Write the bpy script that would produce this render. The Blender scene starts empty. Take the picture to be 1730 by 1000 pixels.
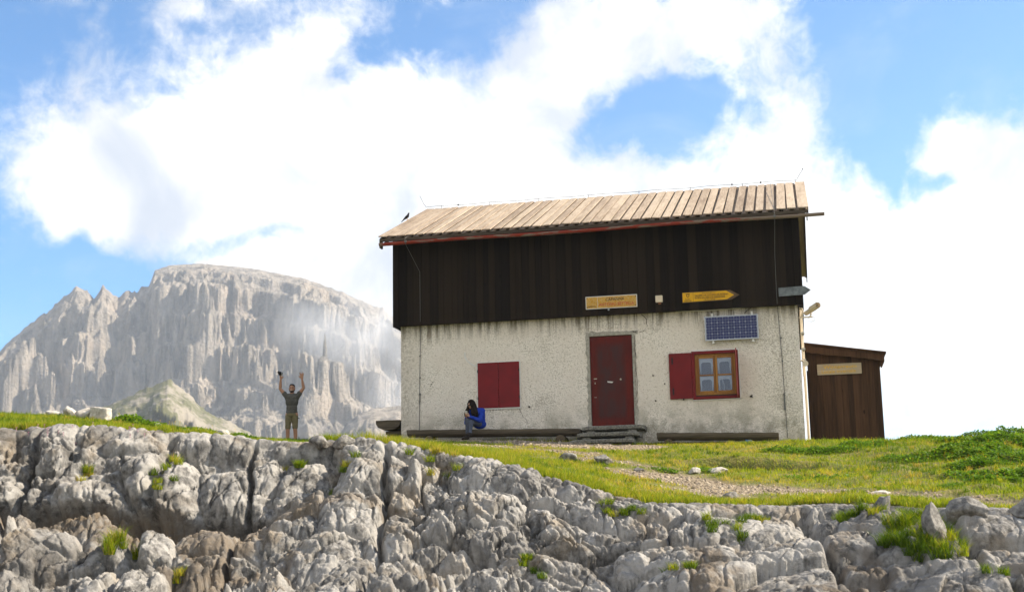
import bpy, bmesh, math, random
import numpy as np
from mathutils import Vector, Matrix
R = math.radians
random.seed(7)
rng = np.random.default_rng(11)
scn = bpy.context.scene
col = scn.collection

# ------------------------------------------------------------------ camera
CAM = (9.647, -31.862, -2.915)
YAW, PITCH, ROLL = 0.209, 0.189, 0.019
cd = bpy.data.cameras.new('camera')
cam = bpy.data.objects.new('camera', cd)
col.objects.link(cam)
fwd = Vector((-math.sin(YAW) * math.cos(PITCH), math.cos(YAW) * math.cos(PITCH), math.sin(PITCH)))
rt = Vector((math.cos(YAW), math.sin(YAW), 0))
up = rt.cross(fwd)
rr = rt * math.cos(ROLL) - up * math.sin(ROLL)
uu = rt * math.sin(ROLL) + up * math.cos(ROLL)
M = Matrix((rr, uu, -fwd)).transposed().to_4x4()
M.translation = CAM
cam.matrix_world = M
cd.sensor_width = 36
cd.lens = 46.72
cd.clip_start = 0.1
cd.clip_end = 30000
cd.dof.use_dof = True
cd.dof.focus_distance = 32
cd.dof.aperture_fstop = 2.1
scn.camera = cam

# ------------------------------------------------------------------ light
SUN_EL, SUN_AZ = R(38), R(17)            # azimuth from +X towards +Y
sd = Vector((math.cos(SUN_EL) * math.cos(SUN_AZ), math.cos(SUN_EL) * math.sin(SUN_AZ), math.sin(SUN_EL)))
sl = bpy.data.lights.new('sun', 'SUN')
sl.energy = 4.5
sl.angle = R(0.53)
sl.color = (1.0, 0.88, 0.70)
sun = bpy.data.objects.new('sun', sl)
sun.rotation_euler = sd.to_track_quat('Z', 'Y').to_euler()
col.objects.link(sun)
scn.view_settings.view_transform = 'Standard'
scn.view_settings.look = 'None'
scn.view_settings.exposure = 1.38
scn.view_settings.gamma = 1
scn.view_settings.use_curve_mapping = False
scn.cycles.volume_bounces = 2
scn.cycles.volume_step_rate = 1.0
scn.cycles.max_bounces = 6
scn.cycles.transparent_max_bounces = 12

# node helpers
class NT:
    def __init__(s, tree):
        s.t = tree
        tree.nodes.clear()
    def n(s, typ, ins=None, **props):
        nd = s.t.nodes.new(typ)
        for k, v in props.items():
            setattr(nd, k, v)
        for k, v in (ins or {}).items():
            sock = nd.inputs[k]
            if isinstance(v, bpy.types.NodeSocket):
                s.t.links.new(v, sock)
            elif isinstance(v, bpy.types.Node):
                s.t.links.new(v.outputs[0], sock)
            else:
                sock.default_value = v
        return nd
    def m(s, op, a, b=0.0, c=0.0, clamp=False):
        return s.n('ShaderNodeMath', {0: a, 1: b, 2: c}, operation=op, use_clamp=clamp).outputs[0]
    def vm(s, op, a, b=(0, 0, 0)):
        nd = s.n('ShaderNodeVectorMath', {0: a, 1: b}, operation=op)
        return nd.outputs['Value'] if op in ('DOT_PRODUCT', 'LENGTH') else nd.outputs[0]
    def mix(s, f, a, b, mode='MIX'):
        nd = s.n('ShaderNodeMix', data_type='RGBA', blend_type=mode)
        for k, v in ((0, f), (6, a), (7, b)):
            if isinstance(v, bpy.types.NodeSocket):
                s.t.links.new(v, nd.inputs[k])
            else:
                nd.inputs[k].default_value = v if k == 0 else (tuple(v) + (1,))[:4]
        return nd.outputs[2]
    def ss(s, x, lo, hi, a=0.0, b=1.0):
        nd = s.n('ShaderNodeMapRange', {0: x, 1: lo, 2: hi, 3: a, 4: b}, interpolation_type='SMOOTHSTEP')
        return nd.outputs[0]
    def noise(s, vec, scale, detail=4, rough=0.55, dist=0.0, color=False):
        nd = s.n('ShaderNodeTexNoise', {'Vector': vec, 'Scale': scale, 'Detail': detail, 'Roughness': rough, 'Distortion': dist})
        return nd.outputs['Color' if color else 'Fac']
    def scale(s, vec, sc):
        return s.n('ShaderNodeVectorMath', {0: vec, 1: sc}, operation='MULTIPLY').outputs[0]

# ------------------------------------------------------------------ sky with clouds
w = bpy.data.worlds.new('World')
scn.world = w
w.use_nodes = True
N = NT(w.node_tree)
tc = N.n('ShaderNodeTexCoord').outputs['Generated']
sky = N.n('ShaderNodeTexSky', sky_type='NISHITA', sun_disc=False, sun_elevation=SUN_EL,
          sun_rotation=math.pi / 2 - SUN_AZ, altitude=2400, air_density=1.0, dust_density=0.3, ozone_density=3.0)
sep = N.n('ShaderNodeSeparateXYZ', {0: tc})
azi = N.m('ARCTAN2', sep.outputs[0], sep.outputs[1])
ele = N.m('ARCSINE', sep.outputs[2])
dome = N.n('ShaderNodeCombineXYZ', {0: azi, 1: ele, 2: 0.0}).outputs[0]
warp = N.noise(dome, 7.0, 5, 0.6, 0, True)
wv = N.vm('SUBTRACT', warp, (0.5, 0.5, 0.5))
wv = N.vm('MULTIPLY', wv, (0.13, 0.10, 0.0))
dm = N.vm('ADD', dome, wv)
field = None
CLOUDS = [  # azimuth, elevation, half width, half height, weight: cloud masses in view, then unseen ones added for fill light
    (-0.500, 0.262, .105, .045, 1.1), (-0.440, 0.305, .085, .050, 1.1), (-0.375, 0.345, .065, .055, 1.2),
    (-0.350, 0.270, .110, .055, 1.1), (-0.240, 0.310, .090, .060, 1.1), (-0.160, 0.355, .050, .035, .8),
    (-0.080, 0.390, .085, .040, 1.2), (-0.150, 0.250, .110, .050, 1.2), (-0.250, 0.215, .100, .040, 1.0),
    (-0.005, 0.335, .045, .060, 1.1), (-0.400, 0.205, .040, .014, 1.1), (-0.320, 0.190, .060, .030, 1.1),
    (0.020, 0.225, .100, .045, 1.2), (0.140, 0.272, .045, .030, 1.1), (0.170, 0.230, .060, .040, 1.1),
    (0.080, 0.150, .240, .070, 1.2), (-0.475, 0.394, .020, .012, .9), (-0.080, 0.150, .140, .07, 1.0),
    (-0.093, 0.316, .055, .020, -1.15), (0.062, 0.280, .024, .026, -1.0), (0.100, 0.258, .030, .010, -1.0),
    (0.100, 0.375, .085, .045, -1.0), (-0.330, 0.372, .02, .016, -.7), (-0.39, 0.228, .05, .012, -.8),
    (-0.50, 0.212, .05, .018, -.7), (-0.245, 0.39, .04, .016, -.8),
    (0.95, 0.40, .40, .30, .9), (-1.5, 0.4, .5, .35, 1.0), (2.5, 0.45, .75, .5, 1.4), (-2.5, 0.4, .75, .5, 1.4), (3.14, .5, .5, .6, 1.2), (-3.14, .5, .5, .6, 1.2)]  # out of view; broad banks behind the camera added to light the facade neutrally
for (a, e, sa, se, wt) in CLOUDS:
    d = N.vm('SUBTRACT', dm, (a, e, 0))
    d = N.vm('MULTIPLY', d, (1 / sa, 1 / se, 0))
    q = N.vm('DOT_PRODUCT', d, d)
    g = N.m('MULTIPLY', N.m('POWER', 2.718, N.m('MULTIPLY', q, -0.9)), wt)
    field = g if field is None else N.m('ADD', field, g)
field = N.m('MINIMUM', field, 1.5)
fb = N.noise(dome, 16.0, 9, 0.62, 0.3)
fine = N.noise(dome, 48.0, 6, 0.7, 0.6)
dens = N.m('ADD', field, N.m('MULTIPLY', N.m('SUBTRACT', fb, 0.5), 2.3))
dens = N.m('ADD', dens, N.m('MULTIPLY', N.m('SUBTRACT', fine, 0.5), 0.9))
cov = N.ss(dens, 0.10, 1.12)
veil = N.m('MULTIPLY', N.ss(N.noise(N.scale(dome, (6, 14, 1)), 1.0, 6, 0.6, 0.8), 0.45, 0.85), 0.28)
cov = N.m('MAXIMUM', cov, veil)
shade = N.ss(N.noise(dome, 8.5, 6, 0.55, 0.5), 0.40, 0.66)
ccol = N.mix(shade, (0.52, 0.505, 0.48), (0.275, 0.30, 0.345))
skyc = N.mix(1.0, N.n('ShaderNodeVectorMath', {0: sky.outputs[0], 'Scale': 0.068}, operation='SCALE').outputs[0],
             (0.44, 1.08, 1.36), 'MULTIPLY')
fin = N.mix(cov, skyc, ccol)
bg = N.n('ShaderNodeBackground', {'Color': fin, 'Strength': 1.0})
N.n('ShaderNodeOutputWorld', {'Surface': bg})

# ------------------------------------------------------------------ mesh helpers
def put(name, me, mat=None, parent=None, smooth=False):
    ob = bpy.data.objects.new(name, me)
    col.objects.link(ob)
    if mat is not None:
        me.materials.append(mat)
    if parent is not None:
        ob.parent = parent
    if smooth:
        me.polygons.foreach_set('use_smooth', [True] * len(me.polygons))
    return ob
def tag(o, label=None, cat=None, group=None, kind=None):
    if label: o['label'] = label
    if cat: o['category'] = cat
    if group: o['group'] = group
    if kind: o['kind'] = kind
    return o
def empty(name, loc, label, cat, rz=0, group=None):
    o = bpy.data.objects.new(name, None)
    o.empty_display_size = 0.2
    o.location = loc
    o.rotation_euler = (0, 0, rz)
    col.objects.link(o)
    return tag(o, label, cat, group)
def mesh_np(name, V, F, tone=None, colr=None):
    """V (n,3) array, F (m,3|4) int array"""
    me = bpy.data.meshes.new(name)
    V = np.asarray(V, np.float32); F = np.asarray(F, np.int32)
    k = F.shape[1]
    me.vertices.add(len(V)); me.vertices.foreach_set('co', V.ravel())
    me.loops.add(F.size); me.loops.foreach_set('vertex_index', F.ravel())
    me.polygons.add(len(F)); me.polygons.foreach_set('loop_start', np.arange(0, F.size, k, dtype=np.int32))
    if tone is not None:
        at = me.attributes.new('tone', 'FLOAT', 'POINT'); at.data.foreach_set('value', np.asarray(tone, np.float32))
    if colr is not None:
        at = me.attributes.new('mask', 'FLOAT', 'POINT'); at.data.foreach_set('value', np.asarray(colr, np.float32))
    me.update(calc_edges=True); me.validate()
    return me
class MB:
    def __init__(s):
        s.v = []; s.f = []; s.t = []
    def add(s, vs, fs, tone=0.5):
        b = len(s.v)
        s.v += [tuple(v) for v in vs]; s.f += [tuple(i + b for i in f) for f in fs]; s.t += [tone] * len(vs)
        return s
    def box(s, x0, x1, y0, y1, z0, z1, tone=0.5):
        vs = [(x, y, z) for z in (z0, z1) for y in (y0, y1) for x in (x0, x1)]
        return s.add(vs, [(0, 2, 3, 1), (4, 5, 7, 6), (0, 1, 5, 4), (2, 6, 7, 3), (0, 4, 6, 2), (1, 3, 7, 5)], tone)
    def hexa(s, p, tone=0.5):     # 8 points: bottom ring 0-3, top ring 4-7
        return s.add(p, [(3, 2, 1, 0), (4, 5, 6, 7), (0, 1, 5, 4), (1, 2, 6, 5), (2, 3, 7, 6), (3, 0, 4, 7)], tone)
    def bbox(s, x0, x1, y0, y1, z0, z1, b=0.01, tone=0.5):
        bm = bmesh.new()
        bmesh.ops.create_cube(bm, size=1)
        for v in bm.verts:
            v.co = ((x0 + x1) / 2 + v.co.x * (x1 - x0), (y0 + y1) / 2 + v.co.y * (y1 - y0), (z0 + z1) / 2 + v.co.z * (z1 - z0))
        bmesh.ops.bevel(bm, geom=bm.edges[:], offset=b, segments=2, affect='EDGES')
        bm.verts.index_update()
        s.add([v.co[:] for v in bm.verts], [[v.index for v in f.verts] for f in bm.faces], tone)
        bm.free(); return s
    def tube(s, pts, r, n=8, tone=0.5, cap=True):
        pts = [Vector(p) for p in pts]
        rs = r if isinstance(r, (list, tuple)) else [r] * len(pts)
        rings = []
        for i, p in enumerate(pts):
            d = (pts[min(i + 1, len(pts) - 1)] - pts[max(i - 1, 0)]).normalized()
            a = d.cross(Vector((0, 0, 1)) if abs(d.z) < 0.9 else Vector((0, 1, 0))).normalized(); b = d.cross(a)
            rings.append([p + (a * math.cos(2 * math.pi * k / n) + b * math.sin(2 * math.pi * k / n)) * rs[i] for k in range(n)])
        fs = [(i * n + k, i * n + (k + 1) % n, (i + 1) * n + (k + 1) % n, (i + 1) * n + k) for i in range(len(pts) - 1) for k in range(n)]
        if cap:
            fs += [tuple(range(n))[::-1], tuple((len(pts) - 1) * n + k for k in range(n))]
        return s.add([v for rg in rings for v in rg], fs, tone)
    def prism(s, poly, y0, y1, tone=0.5):   # polygon in x,z extruded along y
        n = len(poly)
        vs = [(x, y0, z) for x, z in poly] + [(x, y1, z) for x, z in poly]
        fs = [tuple(range(n)), tuple(range(2 * n - 1, n - 1, -1))] + [(i, i + n, (i + 1) % n + n, (i + 1) % n) for i in range(n)]
        return s.add(vs, fs, tone)
    def build(s, name, mat, parent=None, smooth=False):
        me = bpy.data.meshes.new(name)
        me.from_pydata(s.v, [], s.f)
        at = me.attributes.new('tone', 'FLOAT', 'POINT'); at.data.foreach_set('value', s.t)
        bm = bmesh.new(); bm.from_mesh(me); bmesh.ops.recalc_face_normals(bm, faces=bm.faces[:]); bm.to_mesh(me); bm.free()
        return put(name, me, mat, parent, smooth)

# numpy noise
def h2(ix, iy, seed=0):
    a = (ix.astype(np.int64) * 374761393 + iy.astype(np.int64) * 668265263 + seed * 974634777) & 0xffffffff
    a = ((a ^ (a >> 13)) * 1274126177) & 0xffffffff
    a = (a ^ (a >> 16))
    a = (a * 2246822519) & 0xffffffff
    return ((a ^ (a >> 15)) & 0xffffff) / float(0x1000000)
def vn(x, y, seed=0):
    ix = np.floor(x); iy = np.floor(y); fx = x - ix; fy = y - iy
    fx = fx * fx * fx * (fx * (fx * 6 - 15) + 10); fy = fy * fy * fy * (fy * (fy * 6 - 15) + 10)
    ix = ix.astype(np.int64); iy = iy.astype(np.int64)
    a = h2(ix, iy, seed); b = h2(ix + 1, iy, seed); c = h2(ix, iy + 1, seed); d = h2(ix + 1, iy + 1, seed)
    return (a + (b - a) * fx) * (1 - fy) + (c + (d - c) * fx) * fy
def fbm(x, y, o=4, seed=0, g=0.5):
    r = 0; am = 1; t = 0
    for i in range(o):
        r = r + am * (vn(x, y, seed + i * 17) * 2 - 1); t += am; am *= g; x = x * 2.03 + 5.1; y = y * 2.03 + 1.7
    return r / t
def ridge(x, y, o=4, seed=0, g=0.5):
    r = 0; am = 1; t = 0
    for i in range(o):
        r = r + am * (1 - np.abs(vn(x, y, seed + i * 13) * 2 - 1) * 2); t += am; am *= g; x = x * 2.07 + 3.3; y = y * 2.07 + 9.2
    return r / t
def worley(x, y, seed=0):
    ix = np.floor(x).astype(np.int64); iy = np.floor(y).astype(np.int64)
    F1 = np.full(x.shape, 9.0); F2 = np.full(x.shape, 9.0); I = np.zeros(x.shape)
    for dx in (-1, 0, 1):
        for dy in (-1, 0, 1):
            cx = ix + dx; cy = iy + dy
            d = np.hypot(cx + .12 + .76 * h2(cx, cy, seed) - x, cy + .12 + .76 * h2(cx, cy, seed + 5) - y)
            nw = d < F1
            F2 = np.where(nw, F1, np.minimum(F2, d)); I = np.where(nw, h2(cx, cy, seed + 9), I); F1 = np.where(nw, d, F1)
    return F1, F2, I
def sstep(x, a, b):
    t = np.clip((x - a) / (b - a), 0, 1); return t * t * (3 - 2 * t)
def grid_faces(nu, nv):
    i = np.arange(nu * nv).reshape(nu, nv)
    return np.stack([i[:-1, :-1], i[1:, :-1], i[1:, 1:], i[:-1, 1:]], -1).reshape(-1, 4)

# ------------------------------------------------------------------ materials
def new_mat(name):
    m = bpy.data.materials.new(name); m.use_nodes = True
    return m, NT(m.node_tree)
def finish(Nn, colr, rough=0.8, bump=None, bstr=0.3, bdist=0.02, metal=0.0, spec=0.3, **kw):
    ins = {'Base Color': colr, 'Roughness': rough, 'Metallic': metal, 'Specular IOR Level': spec}
    ins.update(kw)
    if isinstance(colr, tuple): ins['Base Color'] = (tuple(colr) + (1,))[:4]
    if bump is not None:
        ins['Normal'] = Nn.n('ShaderNodeBump', {'Height': bump, 'Strength': bstr, 'Distance': bdist}).outputs[0]
    p = Nn.n('ShaderNodeBsdfPrincipled', ins)
    Nn.n('ShaderNodeOutputMaterial', {'Surface': p.outputs[0]})
    return p
def simple(name, c, rough=0.6, var=0.25, scale=12, metal=0.0, bstr=0.15, spec=0.2):
    m, n = new_mat(name)
    oc = n.n('ShaderNodeTexCoord').outputs['Object']
    nz = n.noise(oc, scale, 5, 0.6)
    cc = n.mix(n.ss(nz, .3, .7), tuple(x * (1 - var) for x in c), tuple(min(1, x * (1 + var)) for x in c))
    finish(n, cc, rough, nz, bstr, 0.01, metal, spec)
    return m
def wood(name, dark, light, grain=(1, 1, .06), scale=30, rough=.8, bstr=.35, knots=True, tv=.45):
    m, n = new_mat(name)
    geo = n.n('ShaderNodeTexCoord').outputs['Object']
    tone = n.n('ShaderNodeAttribute', attribute_name='tone').outputs['Fac']
    off = n.n('ShaderNodeCombineXYZ', {0: n.m('MULTIPLY', tone, 37.0), 1: n.m('MULTIPLY', tone, 11.0), 2: n.m('MULTIPLY', tone, 53.0)}).outputs[0]
    p = n.vm('ADD', n.scale(geo, grain), off)
    g = n.noise(p, scale, 6, .65, .4)
    g2 = n.noise(p, scale * .2, 3, .6, .2)
    f = n.m('ADD', n.m('MULTIPLY', g, .6), n.m('MULTIPLY', g2, .5))
    f = n.m('ADD', f, n.m('MULTIPLY', n.m('SUBTRACT', tone, .5), tv))
    c = n.mix(n.ss(f, .28, .8), dark, light)
    if knots:
        v = n.n('ShaderNodeTexVoronoi', {'Vector': n.vm('ADD', n.scale(geo, (1, 1, .5)), off), 'Scale': 2.6}).outputs['Distance']
        c = n.mix(n.ss(v, .10, .03, 0, .8), c, tuple(x * .3 for x in dark))
    finish(n, c, rough, g, bstr, .01, 0, .1)
    return m

# ------------------------------------------------------------------ ground shape
CP = [(-3.6,-16.88,-1.15),(-1.29,-15.12,-1.09),(0.08,-14.3,-1.07),(1.59,-13.56,-1.19),(2.38,-13.23,-1.26),(3.37,-12.87,-1.27),(4.04,-12.66,-1.4),(5.43,-12.82,-1.71),(6.76,-13.08,-2.1),(7.64,-13.47,-2.32),(8.83,-13.38,-2.36),(10.0,-13.36,-2.39),(11.1,-13.92,-2.46),(12.36,-14.07,-2.56),(14.71,-14.59,-2.68),(-5.13,-9.26,-0.23),(-3.94,-8.53,-0.24),(-3.27,-8.15,-0.33),(-2.27,-7.64,-0.47),(-1.45,-7.25,-0.61),(-1.72,-3.02,-0.4),(-0.86,-2.7,-0.4),(2.81,-9.9,-1.02),(3.91,-10.1,-1.28),(-1.23,-11.88,-0.85),(-0.39,-11.45,-1.0),(0.3,-11.12,-1.08),(1.31,-10.69,-1.19),(2.39,-10.56,-1.24),(-1.39,-9.43,-0.77),(-0.62,-9.07,-0.9),(0.3,-8.14,-0.98),(1.27,-7.25,-0.97),(-8.95,-3.4,0.28),(-6.61,-2.0,0.11),(-4.32,-0.86,-0.11),(-8.91,-10.9,-0.24),(-13.29,3.32,0.26),(-8.87,5.83,0.02),(-3.36,1.17,-0.02),(14.92,1.73,-0.48),(13.19,1.95,-0.51),(11.67,2.08,-0.46),(19.39,0.71,-0.69),(13.48,-7.16,-1.67),(10.15,-7.37,-1.76),(8.22,-9.91,-1.96),(6.02,-8.14,-1.51),(0,-0.3,-0.2),(2,-0.6,-0.3),(4,-0.6,-0.38),(5.3,-1.2,-0.56),(7,-0.6,-0.55),(9.8,-0.5,-0.58),(11.7,0.8,-0.55),(5,4,-0.45),(-1,4,-0.2),(10,8,-0.6),(0,8,-0.3),(15,5,-0.8),(20,5,-0.9)]
EDGE = [(-3.6,-16.88,-1.15),(-1.29,-15.12,-1.09),(0.08,-14.3,-1.07),(1.59,-13.56,-1.19),(2.38,-13.23,-1.26),(3.37,-12.87,-1.27),(4.04,-12.66,-1.4),(5.43,-12.82,-1.71),(6.76,-13.08,-2.1),(7.64,-13.47,-2.32),(8.83,-13.38,-2.36),(10.0,-13.36,-2.39),(11.1,-13.92,-2.46),(12.36,-14.07,-2.56),(14.71,-14.59,-2.68)]

CPA = np.array(CP)
def tps(r2): return 0.5 * r2 * np.log(r2 + 1e-9)
def tps_fit(P, lam=.3):
    n = len(P); d2 = ((P[:, None, :2] - P[None, :, :2]) ** 2).sum(-1); K = tps(d2) + lam * np.eye(n)
    Q = np.c_[np.ones(n), P[:, :2]]; A = np.block([[K, Q], [Q.T, np.zeros((3, 3))]])
    return np.linalg.solve(A, np.r_[P[:, 2], 0, 0, 0])
TW = tps_fit(CPA)
def zg(x, y):
    x = np.asarray(x, float); y = np.asarray(y, float)
    r = TW[-3] + TW[-2] * x + TW[-1] * y
    for i in range(len(CPA)):
        r = r + TW[i] * tps((x - CPA[i, 0]) ** 2 + (y - CPA[i, 1]) ** 2)
    return r
EA = np.array(EDGE)
def edge_out(x, y):
    """how far (x, y) lies in front of the rock's top edge, towards the valley below"""
    ye = np.interp(x, EA[:, 0], EA[:, 1])
    return ye - y
def seg_dist(x, y, pts):
    d = np.full(np.shape(x), 99.0)
    for (x0, y0), (x1, y1) in zip(pts[:-1], pts[1:]):
        t = np.clip(((x - x0) * (x1 - x0) + (y - y0) * (y1 - y0)) / ((x1 - x0) ** 2 + (y1 - y0) ** 2), 0, 1)
        d = np.minimum(d, np.hypot(x - x0 - t * (x1 - x0), y - y0 - t * (y1 - y0)))
    return d
def path_mask(x, y):
    nz = fbm(x * 1.6, y * 1.1, 4, 3)
    m = np.zeros(np.shape(x))
    for pts, wd, k in (([(.2, -.9), (2, -1.4), (4.2, -2.0), (5.6, -2.4)], 1.0, 1), ([(2.2, -3.2), (4.4, -3.9), (5.6, -4.6)], .32, .8),
                       ([(4.28, -6.9), (5.66, -5.6), (6.92, -6.5), (7.5, -7.3)], .35, .8),
                       ([(6.9, -7.8), (7.6, -8.6), (8.5, -9.4), (9.3, -10.1)], .85, .95), ([(8.0, -10.5), (8.8, -11.6)], .5, .9),
                       ([(9.13, -9.3), (10.11, -9.9), (11.0, -10.8), (11.9, -12.0), (12.6, -13.3), (14, -14.4)], .55, .9)):
        m = np.maximum(m, k * sstep(wd + .45 * nz - seg_dist(x, y, pts), -.12, .16))
    return m
HOLES = [(8.06, -5.5, .42), (8.6, -5.6, .46), (9.2, -5.75, .48), (9.8, -6.0, .46)]
def ground(x, y):
    x = np.asarray(x, float); y = np.asarray(y, float)
    z = zg(np.clip(x, -14, 22), np.clip(y, -18, 14)) + .035 * fbm(x * 1.3, y * 1.3, 4, 8)
    # hummocks on the meadow to the right, little soil banks beside the path
    z = z + (.08 * fbm(x * .9, y * .9, 3, 21) + .05 * ridge(x * 1.7, y * 1.7, 2, 24)) * sstep(x, 8.5, 11) * sstep(y, -.8, -2.2)
    for hx, hy, hr in HOLES:
        q = np.exp(-(((x - hx) / (hr * 1.5)) ** 2 + ((y - hy) / (hr * .55)) ** 2)); q2 = np.exp(-(((x - hx) / (hr * 1.5)) ** 2 + ((y - hy - .35) / .3) ** 2))
        z = z - .26 * q + .09 * q2
    z = z - .05 * path_mask(x, y) * sstep(y, -5, -6.5)
    return z
def near_house(x, y):
    return ((x > -.15) & (x < 12.0) & (y > -.05) & (y < 8))

xs = np.arange(-19, 27.01, .11); ys = np.arange(-17, 17.01, .11)
X, Y = np.meshgrid(xs, ys, indexing='ij')
Z = ground(X, Y)
Z = Z - 6 * sstep(np.maximum.reduce([-11 - X, X - 20, Y - 10]), 0, 8)
Z = Z - np.clip(edge_out(X, Y) + .30, 0, .8) * 5
MK = path_mask(X, Y)
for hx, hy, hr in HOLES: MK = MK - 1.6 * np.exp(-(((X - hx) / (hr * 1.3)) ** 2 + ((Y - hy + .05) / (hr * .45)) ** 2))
tm, n = new_mat('meadow soil and path')
oc = n.n('ShaderNodeTexCoord').outputs['Object']
mk = n.n('ShaderNodeAttribute', attribute_name='mask').outputs['Fac']
na = n.noise(oc, 3, 6, .6); nb = n.noise(oc, 26, 4, .6); vo = n.n('ShaderNodeTexVoronoi', {'Vector': oc, 'Scale': 22.0})
gr = n.mix(n.ss(na, .35, .65), (.09, .11, .016), (.17, .15, .035))
gv = n.mix(n.ss(vo.outputs['Color'], .1, .9), (.16, .12, .078), (.29, .235, .165))
gv = n.mix(n.ss(na, .4, .62), gv, (.17, .13, .085))
c = n.mix(n.m('MAXIMUM', mk, 0.0), gr, gv)
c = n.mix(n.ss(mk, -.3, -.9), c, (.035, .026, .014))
finish(n, c, .95, n.m('ADD', vo.outputs['Distance'], nb), .6, .03)
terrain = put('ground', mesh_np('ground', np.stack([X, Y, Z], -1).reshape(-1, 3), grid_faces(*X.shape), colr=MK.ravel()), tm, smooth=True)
tag(terrain, kind='structure')

# the wide valley side the knoll stands in
ang = np.linspace(0, 2 * math.pi, 121); rad = np.array([14, 20, 26, 34, 50, 80, 130, 220, 400, 800, 1300, 3000, 9000])
A, Q = np.meshgrid(ang, rad, indexing='ij')
X = 5 + Q * np.sin(A); Y = -4 + Q * np.cos(A)
Z = -4.9 - 1.5 * sstep(Q, 20, 34) - 170 * sstep(Q, 40, 900) + (Q > 60) * Q * .02 * fbm(X / 90, Y / 90, 3, 5)
m, n = new_mat('valley side'); oc = n.n('ShaderNodeTexCoord').outputs['Object']
na = n.noise(oc, .02, 8, .65); nb = n.noise(oc, .8, 6, .6)
c = n.mix(n.ss(na, .4, .6), (.10, .12, .04), (.36, .34, .30)); finish(n, n.mix(n.ss(nb, .3, .7, 0, .5), c, (.2, .19, .14)), .95)
hs = put('hillside', mesh_np('hillside', np.stack([X, Y, Z], -1).reshape(-1, 3), grid_faces(*X.shape)[:, ::-1]), m, smooth=True)
tag(hs, kind='structure')

# ------------------------------------------------------------------ limestone
def rock_mat(name, lite, dark, warm, k=1.0, cells=False):
    m, n = new_mat(name); oc = n.n('ShaderNodeTexCoord').outputs['Object']
    a = n.noise(oc, 1.3 * k, 6, .6, .3); b = n.noise(oc, 9 * k, 7, .68, .2); d = n.noise(oc, 46 * k, 4, .7)
    e = n.noise(n.scale(oc, (1, 1, .6)), 3 * k, 7, .7, .4)
    tn = n.n('ShaderNodeAttribute', attribute_name='tone').outputs['Fac'] if cells else .5
    c = n.mix(n.ss(b, .33, .66), dark, lite)
    if cells: c = n.mix(n.ss(tn, .25, .75, .0, .62), c, tuple(min(.7, x * 1.55) for x in lite))
    c = n.mix(n.ss(a, .50, .72, 0, .6), c, warm)
    if cells: c = n.mix(n.m('MULTIPLY', n.n('ShaderNodeAttribute', attribute_name='mask').outputs['Fac'], n.ss(b, .3, .55, .35, .95)), c, (.135, .102, .068))
    if cells: c = n.mix(n.ss(n.noise(oc, .55, 4, .6), .50, .64, 0, .55), c, (.075, .07, .066))
    c = n.mix(n.ss(e, .52, .66, 0, .75), c, tuple(x * .6 for x in dark))
    c = n.mix(n.ss(d, .6, .75, 0, .7), c, tuple(x * .4 for x in dark))
    c = n.mix(n.ss(d, .38, .28, 0, .6), c, tuple(min(.8, x * 1.35) for x in lite))
    finish(n, c, .9, n.m('ADD', n.m('MULTIPLY', b, 1.0), n.m('MULTIPLY', d, .45)), .75, .035 / k, 0, .2)
    return m
ROCK = rock_mat('karst limestone', (.29, .275, .25), (.09, .085, .08), (.26, .20, .13))
ROCKF = rock_mat('fractured limestone face', (.275, .264, .248), (.07, .068, .066), (.24, .18, .11), 1.0, True)
WHITE = rock_mat('pale broken limestone', (.52, .49, .44), (.34, .31, .27), (.44, .37, .28), 2.0)

NU = 1330
xe = np.linspace(-2.6, 14.2, NU)
# smooth the edge line
ye = np.interp(xe, EA[:, 0], EA[:, 1]); ze = np.interp(xe, EA[:, 0], EA[:, 2])
kern = np.hanning(141); kern /= kern.sum()
sm = lambda a: np.convolve(np.pad(a, 70, mode='edge'), kern, 'valid')
ye, ze = sm(ye), sm(ze)
PL = np.array([(-2, -.25), (-.6, -.06), (0, 0), (.45, -.55), (.85, -1.32), (1.9, -1.55), (2.3, -1.95), (3.6, -2.4), (6, -2.9), (10, -3.3)])
PM = np.array([(-2, -.25), (-.6, -.06), (0, 0), (.8, -.50), (1.5, -1.05), (2.2, -1.5), (3.0, -1.85), (4.0, -2.2), (6, -2.75), (10, -3.1)])
PR = np.array([(-2, -.25), (-.6, -.05), (0, 0), (.75, -.30), (1.5, -.62), (2.4, -.95), (3.6, -1.25), (5.2, -1.7), (6.5, -2.0), (10, -2.3)])
NV = 430
outs = np.concatenate([np.linspace(-2, -.6, 30), np.linspace(-.6, 4.2, 360)[1:], np.linspace(4.2, 10, 42)[1:]]); NV = len(outs)
wl = sstep(xe, 3.6, 1.9)[:, None]; wr = sstep(xe, 6.2, 8.2)[:, None]; wm = 1 - wl - wr
ip = lambda P: np.interp(outs, P[:, 0], P[:, 1])[None, :]
dz = wl * ip(PL) + wm * ip(PM) + wr * ip(PR)
dz = np.apply_along_axis(lambda a: np.convolve(np.pad(a, 5, mode='edge'), np.ones(11) / 11, 'valid'), 1, dz)
dirx, diry = .17, -.985
X = xe[:, None] + dirx * outs[None, :]; Y = ye[:, None] + diry * outs[None, :]; Z = ze[:, None] + dz
# arc length down the face
arc = np.concatenate([np.zeros((NU, 1)), np.cumsum(np.hypot(np.diff(Z, axis=1), np.diff(outs)[None, :]), 1)], 1)
U = xe[:, None] + 0 * arc; V = arc
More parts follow.
